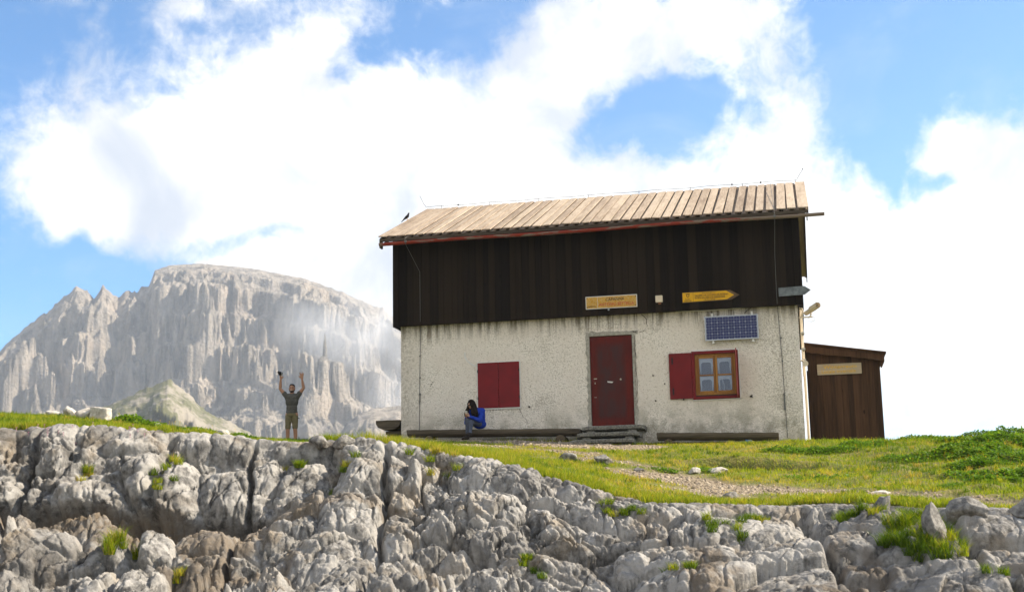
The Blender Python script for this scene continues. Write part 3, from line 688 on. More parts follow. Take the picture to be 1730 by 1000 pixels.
def mountain_wall():
    sil = np.array(SIL); na, nt = 780, 1000
    az = np.linspace(sil[0, 0], sil[-1, 0], na); el = np.interp(az, sil[:, 0], sil[:, 1])
    el = el + .0012 * fbm(az * 260, az * 0, 4, 400) * sstep(np.abs(az + .42), .02, .07)
    el = el + .0075 * np.maximum(0, ridge(az * 75, az * 0, 3, 420, .6)) * sstep(az, -.475, -.49) * sstep(az, -.60, -.54) - .002 * sstep(az, -.475, -.49)
    el = el + .004 * np.maximum(0, ridge(az * 60, az * 0, 3, 421, .6)) * sstep(az, -.34, -.31)
    prof = np.array([(1000, -.6), (1180, -.2), (1320, 0), (1390, .09), (1400, .16), (1462, .22), (1472, .31), (1540, .37), (1549, .45), (1622, .51), (1629, .56), (1670, .60), (1679, .71), (1699, .73), (1708, .82), (1728, .84), (1736, .92),
                     (1764, .945), (1772, .97), (1830, .99), (1880, 1.0), (2100, .97), (2300, .6), (2500, -.3)])
    r_ = np.concatenate([np.linspace(1120, 1300, 50)[:-1], np.linspace(1300, 1900, 960)[:-1], np.linspace(1900, 2450, 62)])
    U = (az * 1750)[:, None] + 0 * r_[None, :]; Rg = r_[None, :] + 0 * U; T = np.tan(el)[:, None]
    wu = U + 18 * fbm(U / 90, Rg / 90, 3, 5); crest = sstep(Rg, 1880, 1780)
    Dm = 95 * (ridge(wu / 250, Rg / 900 + 3, 2, 410) - .3) + 50 * (ridge(wu / 95, Rg / 420, 2, 411) - .3) + 20 * (ridge((wu + .9 * Rg) / 60, Rg / 130, 3, 412, .55) - .3) + 60 * facet(wu, Rg, 80, 130, 501, .5) + 28 * (blocks(wu, Rg, 80, 150, 501, .5, .5)[1] - .5) + 34 * facet(wu, Rg, 32, 50, 502, -.4) + 16 * (blocks(wu, Rg, 32, 62, 502, .5, -.4)[1] - .5) \
        + 18 * facet(wu, Rg, 13, 24, 503, .3) + 6 * ridge((wu - .5 * Rg) / 19, Rg / 45, 3, 413, .6) + 5.5 * ridge(U / 7, Rg / 18, 3, 414, .6) + 3 * fbm(U / 4, Rg / 4, 2, 415)
    for u0, r0, su, sr, k_ in ((-690, 1500, 70, 110, 95), (-610, 1480, 40, 120, 70), (-545, 1500, 45, 120, 90), (-800, 1480, 36, 90, 60), (-960, 1520, 60, 110, 40), (-780, 1690, 26, 60, 45), (-840, 1700, 22, 60, 35), (-700, 1690, 24, 60, 40), (-640, 1690, 30, 60, 40)):
        Dm = Dm + k_ * np.exp(-((wu - u0) / su) ** 2 - ((Rg - r0) / sr) ** 2)
    S = Rg + Dm * crest
    g = np.interp(S, prof[:, 0], prof[:, 1])
    Z = g * Rg * T + (1.6 * fbm(U / 6, Rg / 6, 3, 416) + 2.2 * ridge(U / 12, Rg / 12, 3, 417)) * sstep(g, .1, .3) * (1 - .8 * sstep(Rg, 1800, 1900))
    P = np.stack([CAM[0] + Rg * np.sin(az)[:, None], CAM[1] + Rg * np.cos(az)[:, None], CAM[2] + Z], -1)
    o = put('mountain', mesh_np('mountain', P.reshape(-1, 3), grid_faces(na, P.shape[1])), CLIFF, smooth=False)
    return tag(o, kind='structure')
mountain_wall()
m, n = new_mat('alpine spur'); oc = n.n('ShaderNodeTexCoord').outputs['Object']
a = n.noise(oc, .03, 6, .6); b = n.noise(oc, .25, 7, .65)
c = n.mix(n.ss(n.m('ADD', n.m('MULTIPLY', a, .7), n.m('MULTIPLY', b, .3)), .47, .55), (.10, .10, .05), (.235, .21, .17)); finish(n, c, .95, b, .8, 1.5, 0, .1)
SPUR = m
def disp_spur(U, Zz, G, Rg):
    k = sstep(G, 1.0, .8)
    return 22 * ridge(U / 42, Zz / 60, 3, 120) * k + 7 * ridge(U / 12, Zz / 16, 3, 121) * k + 14 * facet(U, Zz, 22, 26, 220) * k + 6 * facet(U, Zz, 7, 9, 221) * k, 1.6 * ridge(U / 7, Rg / 9, 3, 122) * (sstep(fbm(U / 18, Rg / 18, 2, 3), -.1, .3)) + .8 * fbm(U / 3, Rg / 3, 3, 123)
massif('spur', [(-0.60, .03), (-0.554, 0.076), (-0.527, 0.096), (-0.514, 0.105), (-0.499, 0.111), (-0.483, 0.119), (-0.474, 0.123), (-0.465, 0.127), (-0.458, 0.122), (-0.45, 0.116), (-0.439, 0.106), (-0.424, 0.098), (-0.409, 0.09), (-0.393, 0.082), (-0.363, 0.067), (-.33, .04)], 900,
       [(700, -.5), (800, .45), (860, .85), (900, 1.0), (940, .8), (1050, -.4)], disp_spur, SPUR, 360, 160, 2)
massif('knoll', [(-.40, .03), (-0.354, 0.071), (-0.341, 0.085), (-0.335, 0.095), (-0.326, 0.102), (-0.315, 0.106), (-0.297, 0.108), (-0.275, 0.106), (-0.24, 0.087), (-0.196, 0.065), (-.12, .03)], 1150,
       [(950, -.5), (1040, .5), (1100, .92), (1150, 1.0), (1200, .9), (1350, -.4)], disp_spur, CLIFF, 300, 120, 3)

# ------------------------------------------------------------------ air
def vol_box(name, x0, x1, y0, y1, z0, z1):
    mb = MB().box(x0, x1, y0, y1, z0, z1); return mb
m = bpy.data.materials.new('haze'); m.use_nodes = True; n = NT(m.node_tree)
pv = n.n('ShaderNodeVolumePrincipled', {'Color': (.80, .88, 1, 1), 'Density': 0.00017, 'Anisotropy': .35})
n.n('ShaderNodeOutputMaterial', {'Volume': pv})
hz = vol_box('haze', -9100, 9100, -9100, 9100, -420, 460).build('haze', m); tag(hz, 'thin blue summer haze over the valley', 'haze', kind='stuff')
# cloud wisps clinging to the right shoulder of the mountain
m = bpy.data.materials.new('mist'); m.use_nodes = True; n = NT(m.node_tree)
oc = n.n('ShaderNodeTexCoord').outputs['Object']
nz = n.noise(oc, .011, 5, .6, .4); gen = n.n('ShaderNodeTexCoord').outputs['Generated']
dv = n.vm('SUBTRACT', gen, (.5, .5, .5)); ln_ = n.vm('LENGTH', dv)
den = n.m('MULTIPLY', n.ss(nz, .40, .78), n.ss(ln_, .5, .02)); den = n.m('MULTIPLY', den, .042)
pv = n.n('ShaderNodeVolumePrincipled', {'Color': (.97, .98, 1, 1), 'Density': den, 'Anisotropy': .3})
n.n('ShaderNodeOutputMaterial', {'Volume': pv})
def wisp(az, el, D, sx, sy, sz, rz, label):
    bm = bmesh.new(); bmesh.ops.create_icosphere(bm, subdivisions=3, radius=1)
    for v in bm.verts: v.co = (v.co.x * sx, v.co.y * sy, v.co.z * sz)
    me = bpy.data.meshes.new('mist'); bm.to_mesh(me); bm.free()
    o = put('mist', me, m); o.location = (CAM[0] + D * math.sin(az), CAM[1] + D * math.cos(az), CAM[2] + D * math.tan(el)); o.rotation_euler = (0, 0, rz)
    return tag(o, label, 'mist', kind='stuff')
wisp(-.318, .168, 1540, 150, 70, 70, .35, 'drifting cloud wisps over the upper right shoulder of the mountain')
wisp(-.278, .125, 1450, 90, 60, 95, .3, 'thick low cloud between the mountain and the left end of the hut')

# ================================================================== the hut
W = 9.83; H1 = 2.70
# materials
m, n = new_mat('rough cast plaster'); oc = n.n('ShaderNodeTexCoord').outputs['Object']; sp = n.n('ShaderNodeSeparateXYZ', {0: oc})
big = n.noise(oc, .9, 5, .6); sm_ = n.noise(oc, 14, 6, .75); fi = n.noise(oc, 42, 4, .7); vv = n.n('ShaderNodeTexVoronoi', {'Vector': oc, 'Scale': 30.0}).outputs['Distance']
st = n.noise(n.scale(oc, (9, 9, .5)), 1.0, 5, .7)
c = n.mix(n.ss(big, .35, .65), (.68, .61, .525), (.77, .71, .625))
c = n.mix(n.ss(n.m('ADD', n.noise(oc, 27, 5, .75), n.m('MULTIPLY', big, .5)), .77, .87, 0, .58), c, (.26, .215, .155))
c = n.mix(n.ss(sm_, .52, .68, 0, .6), c, (.32, .26, .18))
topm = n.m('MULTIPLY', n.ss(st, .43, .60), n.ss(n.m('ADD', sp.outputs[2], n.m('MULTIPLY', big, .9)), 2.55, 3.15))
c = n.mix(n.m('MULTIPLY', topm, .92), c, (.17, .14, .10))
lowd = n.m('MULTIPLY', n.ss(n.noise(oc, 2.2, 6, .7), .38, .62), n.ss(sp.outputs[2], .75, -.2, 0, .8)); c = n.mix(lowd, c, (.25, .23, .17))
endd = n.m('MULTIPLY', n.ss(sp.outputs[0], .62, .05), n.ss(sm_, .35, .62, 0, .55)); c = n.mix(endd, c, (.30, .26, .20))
finish(n, c, .95, n.m('ADD', n.m('MULTIPLY', fi, 1.0), n.m('MULTIPLY', vv, .6)), .8, .02, 0, .15)
PLASTER = m
CLAD = wood('charred dark cladding', (.006, .004, .0028), (.019, .0125, .0075), (1, 1, .05), 26)
SHEDW = wood('brown shed boards', (.024, .013, .007), (.085, .043, .022), (1, 1, .06), 22, .8, .35, True, .22)
ROOFW = wood('sun bleached roof boards', (.20, .15, .11), (.47, .385, .295), (1, .10, .10), 22, .8, .35, True, .2)
OLDW = wood('old grey timber', (.035, .028, .02), (.15, .12, .085), (.07, 1, 1), 24, .85, .5)
LOGEND = wood('log end grain', (.05, .038, .025), (.16, .12, .08), (1, .3, 1), 9, .85, .4, False)
SIGNW = wood('weathered sign board', (.20, .155, .10), (.42, .34, .235), (.06, 1, 1), 30, .8, .3)
m, n = new_mat('rusty dark red door paint'); oc = n.n('ShaderNodeTexCoord').outputs['Object']; s2 = n.n('ShaderNodeSeparateXYZ', {0: oc})
a = n.noise(n.scale(oc, (1, 1, .4)), 4.5, 7, .7, .3); b = n.noise(n.scale(oc, (5, 1, .5)), 4, 6, .7)
cx_ = n.m('ABSOLUTE', n.m('SUBTRACT', s2.outputs[0], 5.31)); cz_ = n.m('ABSOLUTE', n.m('SUBTRACT', s2.outputs[2], 1.08))
worn = n.m('MULTIPLY', n.ss(cx_, .40, .28), n.ss(cz_, 1.0, .8))
c = n.mix(n.ss(a, .35, .6), (.075, .009, .006), (.105, .011, .007))
c = n.mix(n.m('MULTIPLY', worn, n.ss(a, .38, .58, .35, .9)), c, (.045, .02, .019)); c = n.mix(n.ss(b, .56, .7, 0, .7), c, (.045, .022, .02))
finish(n, c, .6, a, .2, .01, 0, .15)
DOORP = m
RED = simple('dark red shutter enamel', (.15, .006, .009), .5, .14, 3)
REDF = simple('bright red frame paint', (.14, .005, .006), .5, .12, 4)
m, n = new_mat('flaking red gutter paint'); oc = n.n('ShaderNodeTexCoord').outputs['Object']
a = n.noise(n.scale(oc, (.6, 4, 4)), 3.2, 6, .65); s2 = n.n('ShaderNodeSeparateXYZ', {0: oc})
fl = n.m('ADD', a, n.ss(s2.outputs[0], 8.2, 10.4, 0, .5))
finish(n, n.mix(n.ss(fl, .50, .58), (.24, .03, .018), (.20, .155, .13)), .5, a, .2, .01)
GUTR = m
RUSTR = simple('dull red fascia paint', (.14, .03, .025), .7, .3, 6)
CEM = simple('grey cement', (.30, .28, .235), .95, .25, 18, bstr=.6)
WHITEP = simple('white paint', (.62, .60, .56), .6, .08)
CREAM = simple('cream coated metal', (.60, .50, .36), .4, .06)
BRASSY = simple('worn metal', (.42, .38, .30), .4, .2, metal=.6)
BLACK = simple('black iron', (.012, .012, .012), .5, .2)
ALU = simple('aluminium', (.40, .42, .45), .35, .05, metal=.5)
WINW = wood('varnished larch window wood', (.20, .085, .02), (.36, .17, .04), (1, 1, .1), 20, .4, .1, False)
STONE = simple('mossy concrete', (.155, .145, .12), .95, .55, 26, bstr=.8)
WIRE = simple('galvanised wire', (.13, .13, .12), .5, .1, metal=.4)
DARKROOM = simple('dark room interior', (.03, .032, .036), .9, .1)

hut = empty('mountain_hut', (0, 0, 0), 'whitewashed mountain hut with dark timber upper storey and plank roof', 'hut')
# plaster storey: front wall in pieces round the door and window openings
DX0, DX1, DZ1 = 4.80, 5.85, 2.19
WX0, WX1, WZ0, WZ1 = 7.33, 8.33, .585, 1.64
xc = [0, DX0, DX1, WX0, WX1, W]; zc = [-.9, 0, WZ0, WZ1, DZ1, H1 + .1]
fw = []
bm = bmesh.new()
def inhole(i, j):
    x = (xc[i] + xc[i + 1]) / 2; z = (zc[j] + zc[j + 1]) / 2
    return (DX0 < x < DX1 and 0 < z < DZ1) or (WX0 < x < WX1 and WZ0 < z < WZ1)
mb = MB()
def subq(x0, x1, z0, z1, yfun, step=.05):
    nx = max(1, int(round((x1 - x0) / step))); nz = max(1, int(round((z1 - z0) / step)))
    xs_ = np.linspace(x0, x1, nx + 1); zs_ = np.linspace(z0, z1, nz + 1)
    base = []
    for xx in xs_:
        for zz in zs_: base.append((xx, yfun(xx, zz), zz))
    fs = [(i * (nz + 1) + j, (i + 1) * (nz + 1) + j, (i + 1) * (nz + 1) + j + 1, i * (nz + 1) + j + 1) for i in range(nx) for j in range(nz)]
    mb.add(base, fs)
PN = {}
def yw(x, z):
    e = min(abs(x - DX0), abs(x - DX1)) if -.1 < z < DZ1 + .1 else 1
    return float(.012 * fbm(np.array(x * 1.3), np.array(z * 1.3), 2, 200))
for i in range(5):
    for j in range(5):
        if inhole(i, j): continue
        subq(xc[i], xc[i + 1], zc[j], zc[j + 1], yw, .12)
# reveals
mb.add([(DX0, .02, 0), (DX0, .3, 0), (DX0, .3, DZ1), (DX0, .02, DZ1)], [(0, 1, 2, 3)]); mb.add([(DX1, .02, 0), (DX1, .3, 0), (DX1, .3, DZ1), (DX1, .02, DZ1)], [(0, 1, 2, 3)])
mb.add([(DX0, .02, DZ1), (DX0, .3, DZ1), (DX1, .3, DZ1), (DX1, .02, DZ1)], [(0, 1, 2, 3)])
for xx in (WX0, WX1): mb.add([(xx, 0, WZ0), (xx, .3, WZ0), (xx, .3, WZ1), (xx, 0, WZ1)], [(0, 1, 2, 3)])
for zz in (WZ0, WZ1): mb.add([(WX0, 0, zz), (WX0, .3, zz), (WX1, .3, zz), (WX1, 0, zz)], [(0, 1, 2, 3)])
# side and rear walls (slightly irregular), closed to the front wall
YB = 7.1
for (p0, p1) in (((0, 0), (0, YB)), ((W, 0), (W, YB)), ((0, YB), (W, YB))):
    ns = 24
    vs = []
    for k in range(ns + 1):
        for zz in (-.9, H1 + .1):
            vs.append((p0[0] + (p1[0] - p0[0]) * k / ns, p0[1] + (p1[1] - p0[1]) * k / ns, zz))
    mb.add(vs, [(2 * k, 2 * k + 2, 2 * k + 3, 2 * k + 1) for k in range(ns)])
mb.add([(0, 0, H1 + .1), (W, 0, H1 + .1), (W, YB, H1 + .1), (0, YB, H1 + .1)], [(0, 1, 2, 3)])
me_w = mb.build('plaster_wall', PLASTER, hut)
# cement surround of the door, ragged
mb = MB()
def ragged(x0, x1, z0, z1, ax, k=9):
    prev = None
    nn = max(2, int(max(abs(x1 - x0), abs(z1 - z0)) / .07))
    vs = []
    for i in range(nn + 1):
        t = i / nn; j = random.uniform(-.018, .03)
        if ax == 'v': vs += [(x0, -.016, z0 + (z1 - z0) * t), (x1 + j * (1 if x1 > x0 else -1), -.014, z0 + (z1 - z0) * t)]
        else: vs += [(x0 + (x1 - x0) * t, -.0165, z0), (x0 + (x1 - x0) * t, -.0145, z1 + j)]
    mb.add(vs, [(2 * i, 2 * i + 2, 2 * i + 3, 2 * i + 1) for i in range(nn)])
    mb.add([(v[0], .03, v[2]) for v in vs] + vs, [(2 * i + 1, 2 * i + 3, len(vs) + 2 * i + 3, len(vs) + 2 * i + 1) for i in range(nn)])
ragged(DX0, DX0 - .07, -.02, DZ1 + .01, 'v'); ragged(DX1, DX1 + .075, -.3, DZ1 + .01, 'v'); ragged(DX0 - .08, DX1 + .15, DZ1 + .005, DZ1 + .10, 'h')
mb.build('door_surround', CEM, hut)
# cracks in the plaster
CRK = simple('open crack', (.05, .04, .03), .95, .2)
mb = MB()
def crack(pts, wd):
    vs = []; P = []
    for (a, b) in zip(pts[:-1], pts[1:]):
        for k in range(6):
            t = k / 6; P.append((a[0] + (b[0] - a[0]) * t + random.gauss(0, .008), a[1] + (b[1] - a[1]) * t + random.gauss(0, .008)))
    P.append(pts[-1])
    for i, (x, z) in enumerate(P):
        ww = wd * random.uniform(.3, 1.3) * (1 - .5 * i / len(P)); vs += [(x - ww, -.019, z - ww * .5), (x + ww, -.019, z + ww * .5)]
    MB().add(vs, [(2 * i, 2 * i + 1, 2 * i + 3, 2 * i + 2) for i in range(len(P) - 1)]).build('wall_crack', CRK, hut)
crack([(6.12, 2.68), (6.22, 2.55), (6.22, 2.36), (6.15, 2.27), (6.02, 2.24)], .008); crack([(6.18, 2.255), (6.05, 2.24)], .016)
crack([(3.03, .50), (3.10, .32), (3.20, .20), (3.22, -.02)], .005); crack([(5.93, 2.2), (5.91, 1.6), (5.94, 1.0), (5.92, .5)], .007)
crack([(5.88, 2.26), (5.98, 2.22)], .012)
# small dark holes and anchors
mb = MB()
for (x, z, r_) in ((3.27, .53, .025), (.83, 1.24, .012), (.79, 1.19, .014), (.77, 1.15, .011), (6.33, 1.16, .02), (8.62, .56, .022), (6.60, .95, .018), (6.37, .55, .02)):
    MB().tube([(x, -.02, z), (x, .02, z)], r_, 8).build('wall_hole', CRK, hut)
# white paint stripe curling from the left shutter
mb = MB(); pts = [(1.66, 1.95), (1.67, 1.83), (1.72, 1.74), (1.80, 1.67), (1.90, 1.61), (1.96, 1.60)]
vs = []
for i, (x, z) in enumerate(pts): vs += [(x - .016, -.018, z - .01), (x + .016, -.018, z + .012)]
mb.add(vs, [(2 * i, 2 * i + 1, 2 * i + 3, 2 * i + 2) for i in range(len(pts) - 1)]); mb.build('paint_stripe', WHITEP, hut)
# lightning conductors running down the wall
for (pts, nm) in (([(.53, -.03, 2.66), (.50, -.03, 1.5), (.48, -.03, .05)], 0), ([(9.36, -.03, 2.68), (9.40, -.03, 1.4), (9.42, -.03, -.45)], 1)):
    mb = MB(); mb.tube(pts, .008, 6)
    x_ = pts[1][0]; mb.box(x_ - .022, x_ + .018, -.055, -.005, .93, .98) if nm == 0 else mb.box(x_ - .02, x_ + .02, -.055, -.005, .55, .60)
    mb.tube([(x_ - .0, -.032, .95 if nm == 0 else .55), (x_ - .01, -.032, .70 if nm == 0 else .2)], .016, 6)
    for zz in (1.9, 1.35): mb.box(x_ - .012, x_ + .02, -.045, -.004, zz, zz + .03)
    mb.build('lightning_conductor', WIRE, hut)

# timber storey
WD0, WD1, WY = -.13, 9.95, -.22
RSL = .407
def roof_under(y): return 4.84 + (y + .83) * RSL - .13 if y < 3.67 else 6.67 - .13 - (y - 3.67) * RSL
mb = MB(); x = WD0
while x < WD1 - .01:
    ww = min(random.choice([.16, .19, .22, .14]), WD1 - x); yj = random.uniform(0, .008)
    mb.bbox(x + .0025, x + ww - .0025, WY - .012 + yj, WY + .012 + yj, 2.655 + random.uniform(-.008, .008), 4.93, .004, random.random()); x += ww
mb.box(WD0 + .01, WD1 - .01, WY + .014, WY + .05, 2.70, 4.93, .0)
mb.bbox(WD0 - .004, WD0 + .15, WY - .035, WY - .014, 2.64, 4.93, .004, .4)
mb.bbox(WD1 - .13, WD1 + .004, WY - .035, WY - .014, 2.64, 4.93, .004, .3)
mb.tube([(WD1 - .135, WY - .03, 2.7), (WD1 - .135, WY - .03, 4.9)], .006, 5, 1.0)
for xs_, sg in ((WD0, -1), (WD1, 1)):     # gable ends, boards up to the roof
    y = WY + .016
    while y < 7.36:
        y1 = min(y + .2, 7.38); zt0, zt1 = roof_under(y), roof_under(y1); a, b = (xs_ - .02, xs_) if sg < 0 else (xs_, xs_ + .02)
        t_ = random.random(); j = random.uniform(0, .006)
        mb.hexa([(a, y + .003, 2.66), (b + j, y + .003, 2.66), (b + j, y1 - .003, 2.66), (a, y1 - .003, 2.66), (a, y + .003, zt0), (b + j, y + .003, zt0), (b + j, y1 - .003, zt1), (a, y1 - .003, zt1)], t_); y = y1
mb.box(WD0, WD1, 7.36, 7.38, 2.66, 4.9, .4)
mb.box(WD0 + .01, WD1 - .01, WY + .05, -.005, 2.685, 2.70, .1); mb.box(WD0 + .01, -.005, -.005, 7.3, 2.685, 2.70, .1); mb.box(W + .005, WD1 - .01, -.005, 7.3, 2.685, 2.70, .1); mb.box(WD0+.01, WD1-.01, YB + .005, 7.35, 2.685, 2.70, .1)
mb.build('wood_cladding', CLAD, hut)

# roof: wide boards over narrower under-boards, front and rear slopes
mb = MB()
RX0, RX1, EY, EZ, RY, RZ = -.32, 10.21, -.83, 4.84, 3.67, 6.67
BY, BZ = 7.98, 4.93
def slope_board(x0, x1, y0, z0, y1, z1, t, lift, tone, dx=0, twist=0):
    d = Vector((0, y1 - y0, z1 - z0)).normalized(); nrm = Vector((0, -d.z, d.y));
    if nrm.z < 0: nrm = -nrm
    p = []
    for (yy, zz, ddx) in ((y0, z0, 0), (y1, z1, dx)):
        for xx, l2 in ((x0 + ddx, lift - twist), (x1 + ddx, lift + twist)):
            for h in (0, t):
                p.append(Vector((xx, yy, zz)) + nrm * (l2 + h))
    # order: 0 x0 low,1 x0 top,2 x1 low,3 x1 top,4..7 at far end
    mb.add(p, [(0, 1, 3, 2), (4, 6, 7, 5), (1, 5, 7, 3), (0, 2, 6, 4), (0, 4, 5, 1), (2, 3, 7, 6)], tone)
ox = RX0; nb_ = 43; pitch_ = (RX1 - RX0) / nb_
for k in range(nb_):
    x0 = RX0 + k * pitch_; lastb = k in (nb_ - 1,)
    e0 = random.uniform(-.035, .02); e1 = random.uniform(-.05, .02)
    slope_board(x0 + pitch_ - .09, x0 + pitch_ + .055 if k < nb_ - 1 else x0 + pitch_, EY + .01, EZ + .004, RY, RZ, .022, -.055, random.uniform(0, .2))
    ww = pitch_ - random.uniform(.034, .07) if k < nb_ - 1 else pitch_
    slope_board(x0 + .0, x0 + ww, EY + e0, EZ + e0 * RSL, RY + e1, RZ + e1 * RSL, .026, .0 + random.uniform(0, .008), random.uniform(.15, 1), random.uniform(-.012, .012), random.uniform(-.006, .006))
    e2 = random.uniform(-.04, .03)
    slope_board(x0 + .01, x0 + pitch_ - .015, BY + e2, BZ, RY + .02, RZ - .01, .026, 0, random.uniform(.1, .9))
    slope_board(x0 + pitch_ - .07, x0 + pitch_ + .05 if k < nb_ - 1 else x0 + pitch_, BY, BZ, RY + .02, RZ - .01, .02, -.03, random.uniform(0, .3))
roof = mb.build('roof', ROOFW, hut)
mb = MB()
for x in np.arange(-.2, 10.2, .98):       # rafters, carried past the wall
    mb = MB(); mb.hexa([(x, EY + .14, EZ - .10), (x + .09, EY + .14, EZ - .10), (x + .09, RY, RZ - .19), (x, RY, RZ - .19), (x, EY + .14, EZ + .014), (x + .09, EY + .14, EZ + .014), (x + .09, RY, RZ - .05), (x, RY, RZ - .05)], random.random())
    mb.hexa([(x, BY - .14, BZ - .10), (x + .09, BY - .14, BZ - .10), (x + .09, RY + .01, RZ - .19), (x, RY + .01, RZ - .19), (x, BY - .14, BZ + .014), (x + .09, BY - .14, BZ + .014), (x + .09, RY + .01, RZ - .05), (x, RY + .01, RZ - .05)], random.random()); mb.build('rafter', CLAD, roof)
mb = MB().bbox(RX0 + .02, RX1 - .03, EY + .01, EY + .04, EZ - .115, EZ - .035, .004, .3); mb.bbox(RX0 + .0, RX0 + .05, EY + .045, EY + .20, EZ - .26, EZ - .03, .004, .4)
mb.build('eaves_board', OLDW, roof)
mb = MB().bbox(RX0 + .12, RX1 - .05, EY + .05, EY + .075, EZ - .165, EZ - .118, .003, .6); mb.build('fascia', RUSTR, roof)
mb = MB()
for sg in (0, 1):     # verge boards on the right gable; its rear one hangs in view
    X_ = RX1 - .03
    mb = MB(); y0, z0, y1, z1 = (EY + .05, EZ - .12, RY, RZ - .10) if sg == 0 else (BY + .03, BZ - .16, RY, RZ - .10)
    mb.hexa([(X_, y0, z0), (X_ + .025, y0, z0), (X_ + .025, y1, z1), (X_, y1, z1), (X_, y0, z0 + .11), (X_ + .025, y0, z0 + .11), (X_ + .025, y1, z1 + .09), (X_, y1, z1 + .09)], .5)
    mb.build('verge_board', CLAD, roof); mb = MB(); X_ = RX0 + .01
    mb.hexa([(X_, y0, z0), (X_ + .025, y0, z0), (X_ + .025, y1, z1), (X_, y1, z1), (X_, y0, z0 + .11), (X_ + .025, y0, z0 + .11), (X_ + .025, y1, z1 + .09), (X_, y1, z1 + .09)], .5); mb.build('verge_board', CLAD, roof)
MB().box(RX1 - .06, RX1 - .035, EY + .02, EY + .05, EZ - .30, EZ - .12, .5).build('verge_board', CLAD, roof)
# ridge wire and rods
mb = MB(); pts = []
for i in range(23):
    x = -.35 + i * .47; pts.append((x, 3.62, RZ + .075 + .012 * math.sin(i * 1.9)))
mb.tube([(-.52, 3.62, RZ + .42), (-.42, 3.62, RZ + .2), (-.35, 3.62, RZ + .1)] + pts, .006, 5); mb.tube([(10.02, 3.62, RZ + .07), (10.10, 3.62, RZ + .2), (10.2, 3.62, RZ + .36)], .006, 5)
mb.tube([(10.19, 3.62, RZ + .35), (10.21, 3.62, RZ + .375)], .014, 6)
for i in range(1, 23, 3): mb.tube([(pts[i][0], 3.62, RZ + .01), (pts[i][0], 3.62, RZ + .09)], .007, 5)
for x in (.61, 8.3, 9.07): mb.bbox(x - .018, x + .018, 3.60, 3.64, RZ + .05, RZ + .10, .006)
mb.build('ridge_wire', simple('dark wire', (.06, .055, .05), .6), roof)
# gutter: half round, in sections with brackets, runs past the gable on the right
mb = MB(); ns = 44; GX0, GX1 = -.27, 10.56; n_ = 9
ring = []
def gz_(x): return 4.655 + .02 * (x / 10) + .012 * math.sin(x * 1.1)
for layer, rad_ in ((0, .068), (1, .060)):
    for i in range(ns + 1):
        x = GX0 + (GX1 - GX0) * i / ns
        for k in range(n_):
            a = math.pi + math.pi * k / (n_ - 1); ring.append((x, -.935 + math.cos(a) * rad_, gz_(x) + math.sin(a) * rad_ * 1.0))
fs = []; o = (ns + 1) * n_
for i in range(ns):
    for k in range(n_ - 1):
        q = i * n_ + k; fs += [(q, q + 1, q + n_ + 1, q + n_), (o + q, o + q + n_, o + q + n_ + 1, o + q + 1)]
    for k in (0, n_ - 1): q = i * n_ + k; fs.append((q, q + n_, o + q + n_, o + q))
mb.add(ring, fs); mb.add([ring[k] for k in range(n_)], [tuple(range(n_))])
for x in (1.35, 2.95, 4.55, 6.15, 7.6, 9.0):     # joints
    mb.add([(x + dx_, -.935 + math.cos(math.pi + math.pi * k / 8) * .0725, gz_(x) + math.sin(math.pi + math.pi * k / 8) * .0725) for dx_ in (0, .05) for k in range(9)], [(k, k + 1, 10 + k, 9 + k) for k in range(8)])
gut = mb.build('gutter', GUTR, hut)
mb = MB()
for x in np.arange(.15, 10.2, .98): MB().tube([(x, -.875, gz_(x) + .01), (x, -.80, gz_(x) + .09)], .009, 5).build('gutter_bracket', BLACK, gut)
for (x, zz, pts) in ((.43, 0, [(.43, -.86, 4.80), (.41, -1.01, 4.72), (.43, -1.0, 4.58), (.50, -.6, 4.3), (.58, -.26, 4.02), (.58, -.245, 2.75)]),
                     (9.42, 0, [(9.33, 2.9, 6.5), (9.42, -.86, 4.86), (9.42, -1.01, 4.72), (9.42, -.98, 4.55), (9.40, -.55, 4.35), (9.37, -.255, 3.9), (9.36, -.255, 3.05), (9.36, -.255, 2.7)])):
    mb = MB().tube(pts, .0055, 6); mb.bbox(x - .028, x + .028, -1.03, -.985, 4.62, 4.68, .008); mb.build('conductor_wire', WIRE, hut)

# door
mb = MB().bbox(DX0 + .008, DX1 - .008, .03, .07, .0, DZ1 - .008, .006)
mb.bbox(DX0 + .17, DX1 - .17, .022, .032, .2, DZ1 - .17, .006)
door = mb.build('door', DOORP, hut)
mb = MB().bbox(DX0 + .085, DX0 + .165, -.01, .01, 1.135, 1.155, .006); mb.tube([(DX0 + .10, .01, 1.145), (DX0 + .10, .035, 1.145)], .01, 6).build('handle', BRASSY, door); MB().bbox(DX0 + .10, DX0 + .12, .02, .031, 1.02, 1.06, .003).build('keyhole_plate', BRASSY, door)
MB().bbox(DX0 + .08, DX0 + .14, .02, .031, .69, .70, .003).build('bolt', BRASSY, door)
mb = MB().tube([(DX0 + .74, .0, 1.11), (DX0 + .74, .03, 1.11)], .022, 8); mb.build('lock', BRASSY, door)
mb = MB(); mb.add([(DX0 + .41, .019, 1.08), (DX0 + .56, .019, 1.06), (DX0 + .53, .019, 1.03), (DX0 + .42, .019, 1.045)], [(0, 1, 2, 3)]); mb.build('sticker', WHITEP, door)
for zz in (.35, 1.0, 1.35): MB().bbox(DX1 - .02, DX1 + .012, -.005, .035, zz, zz + .05, .004).build('hinge', BLACK, door)

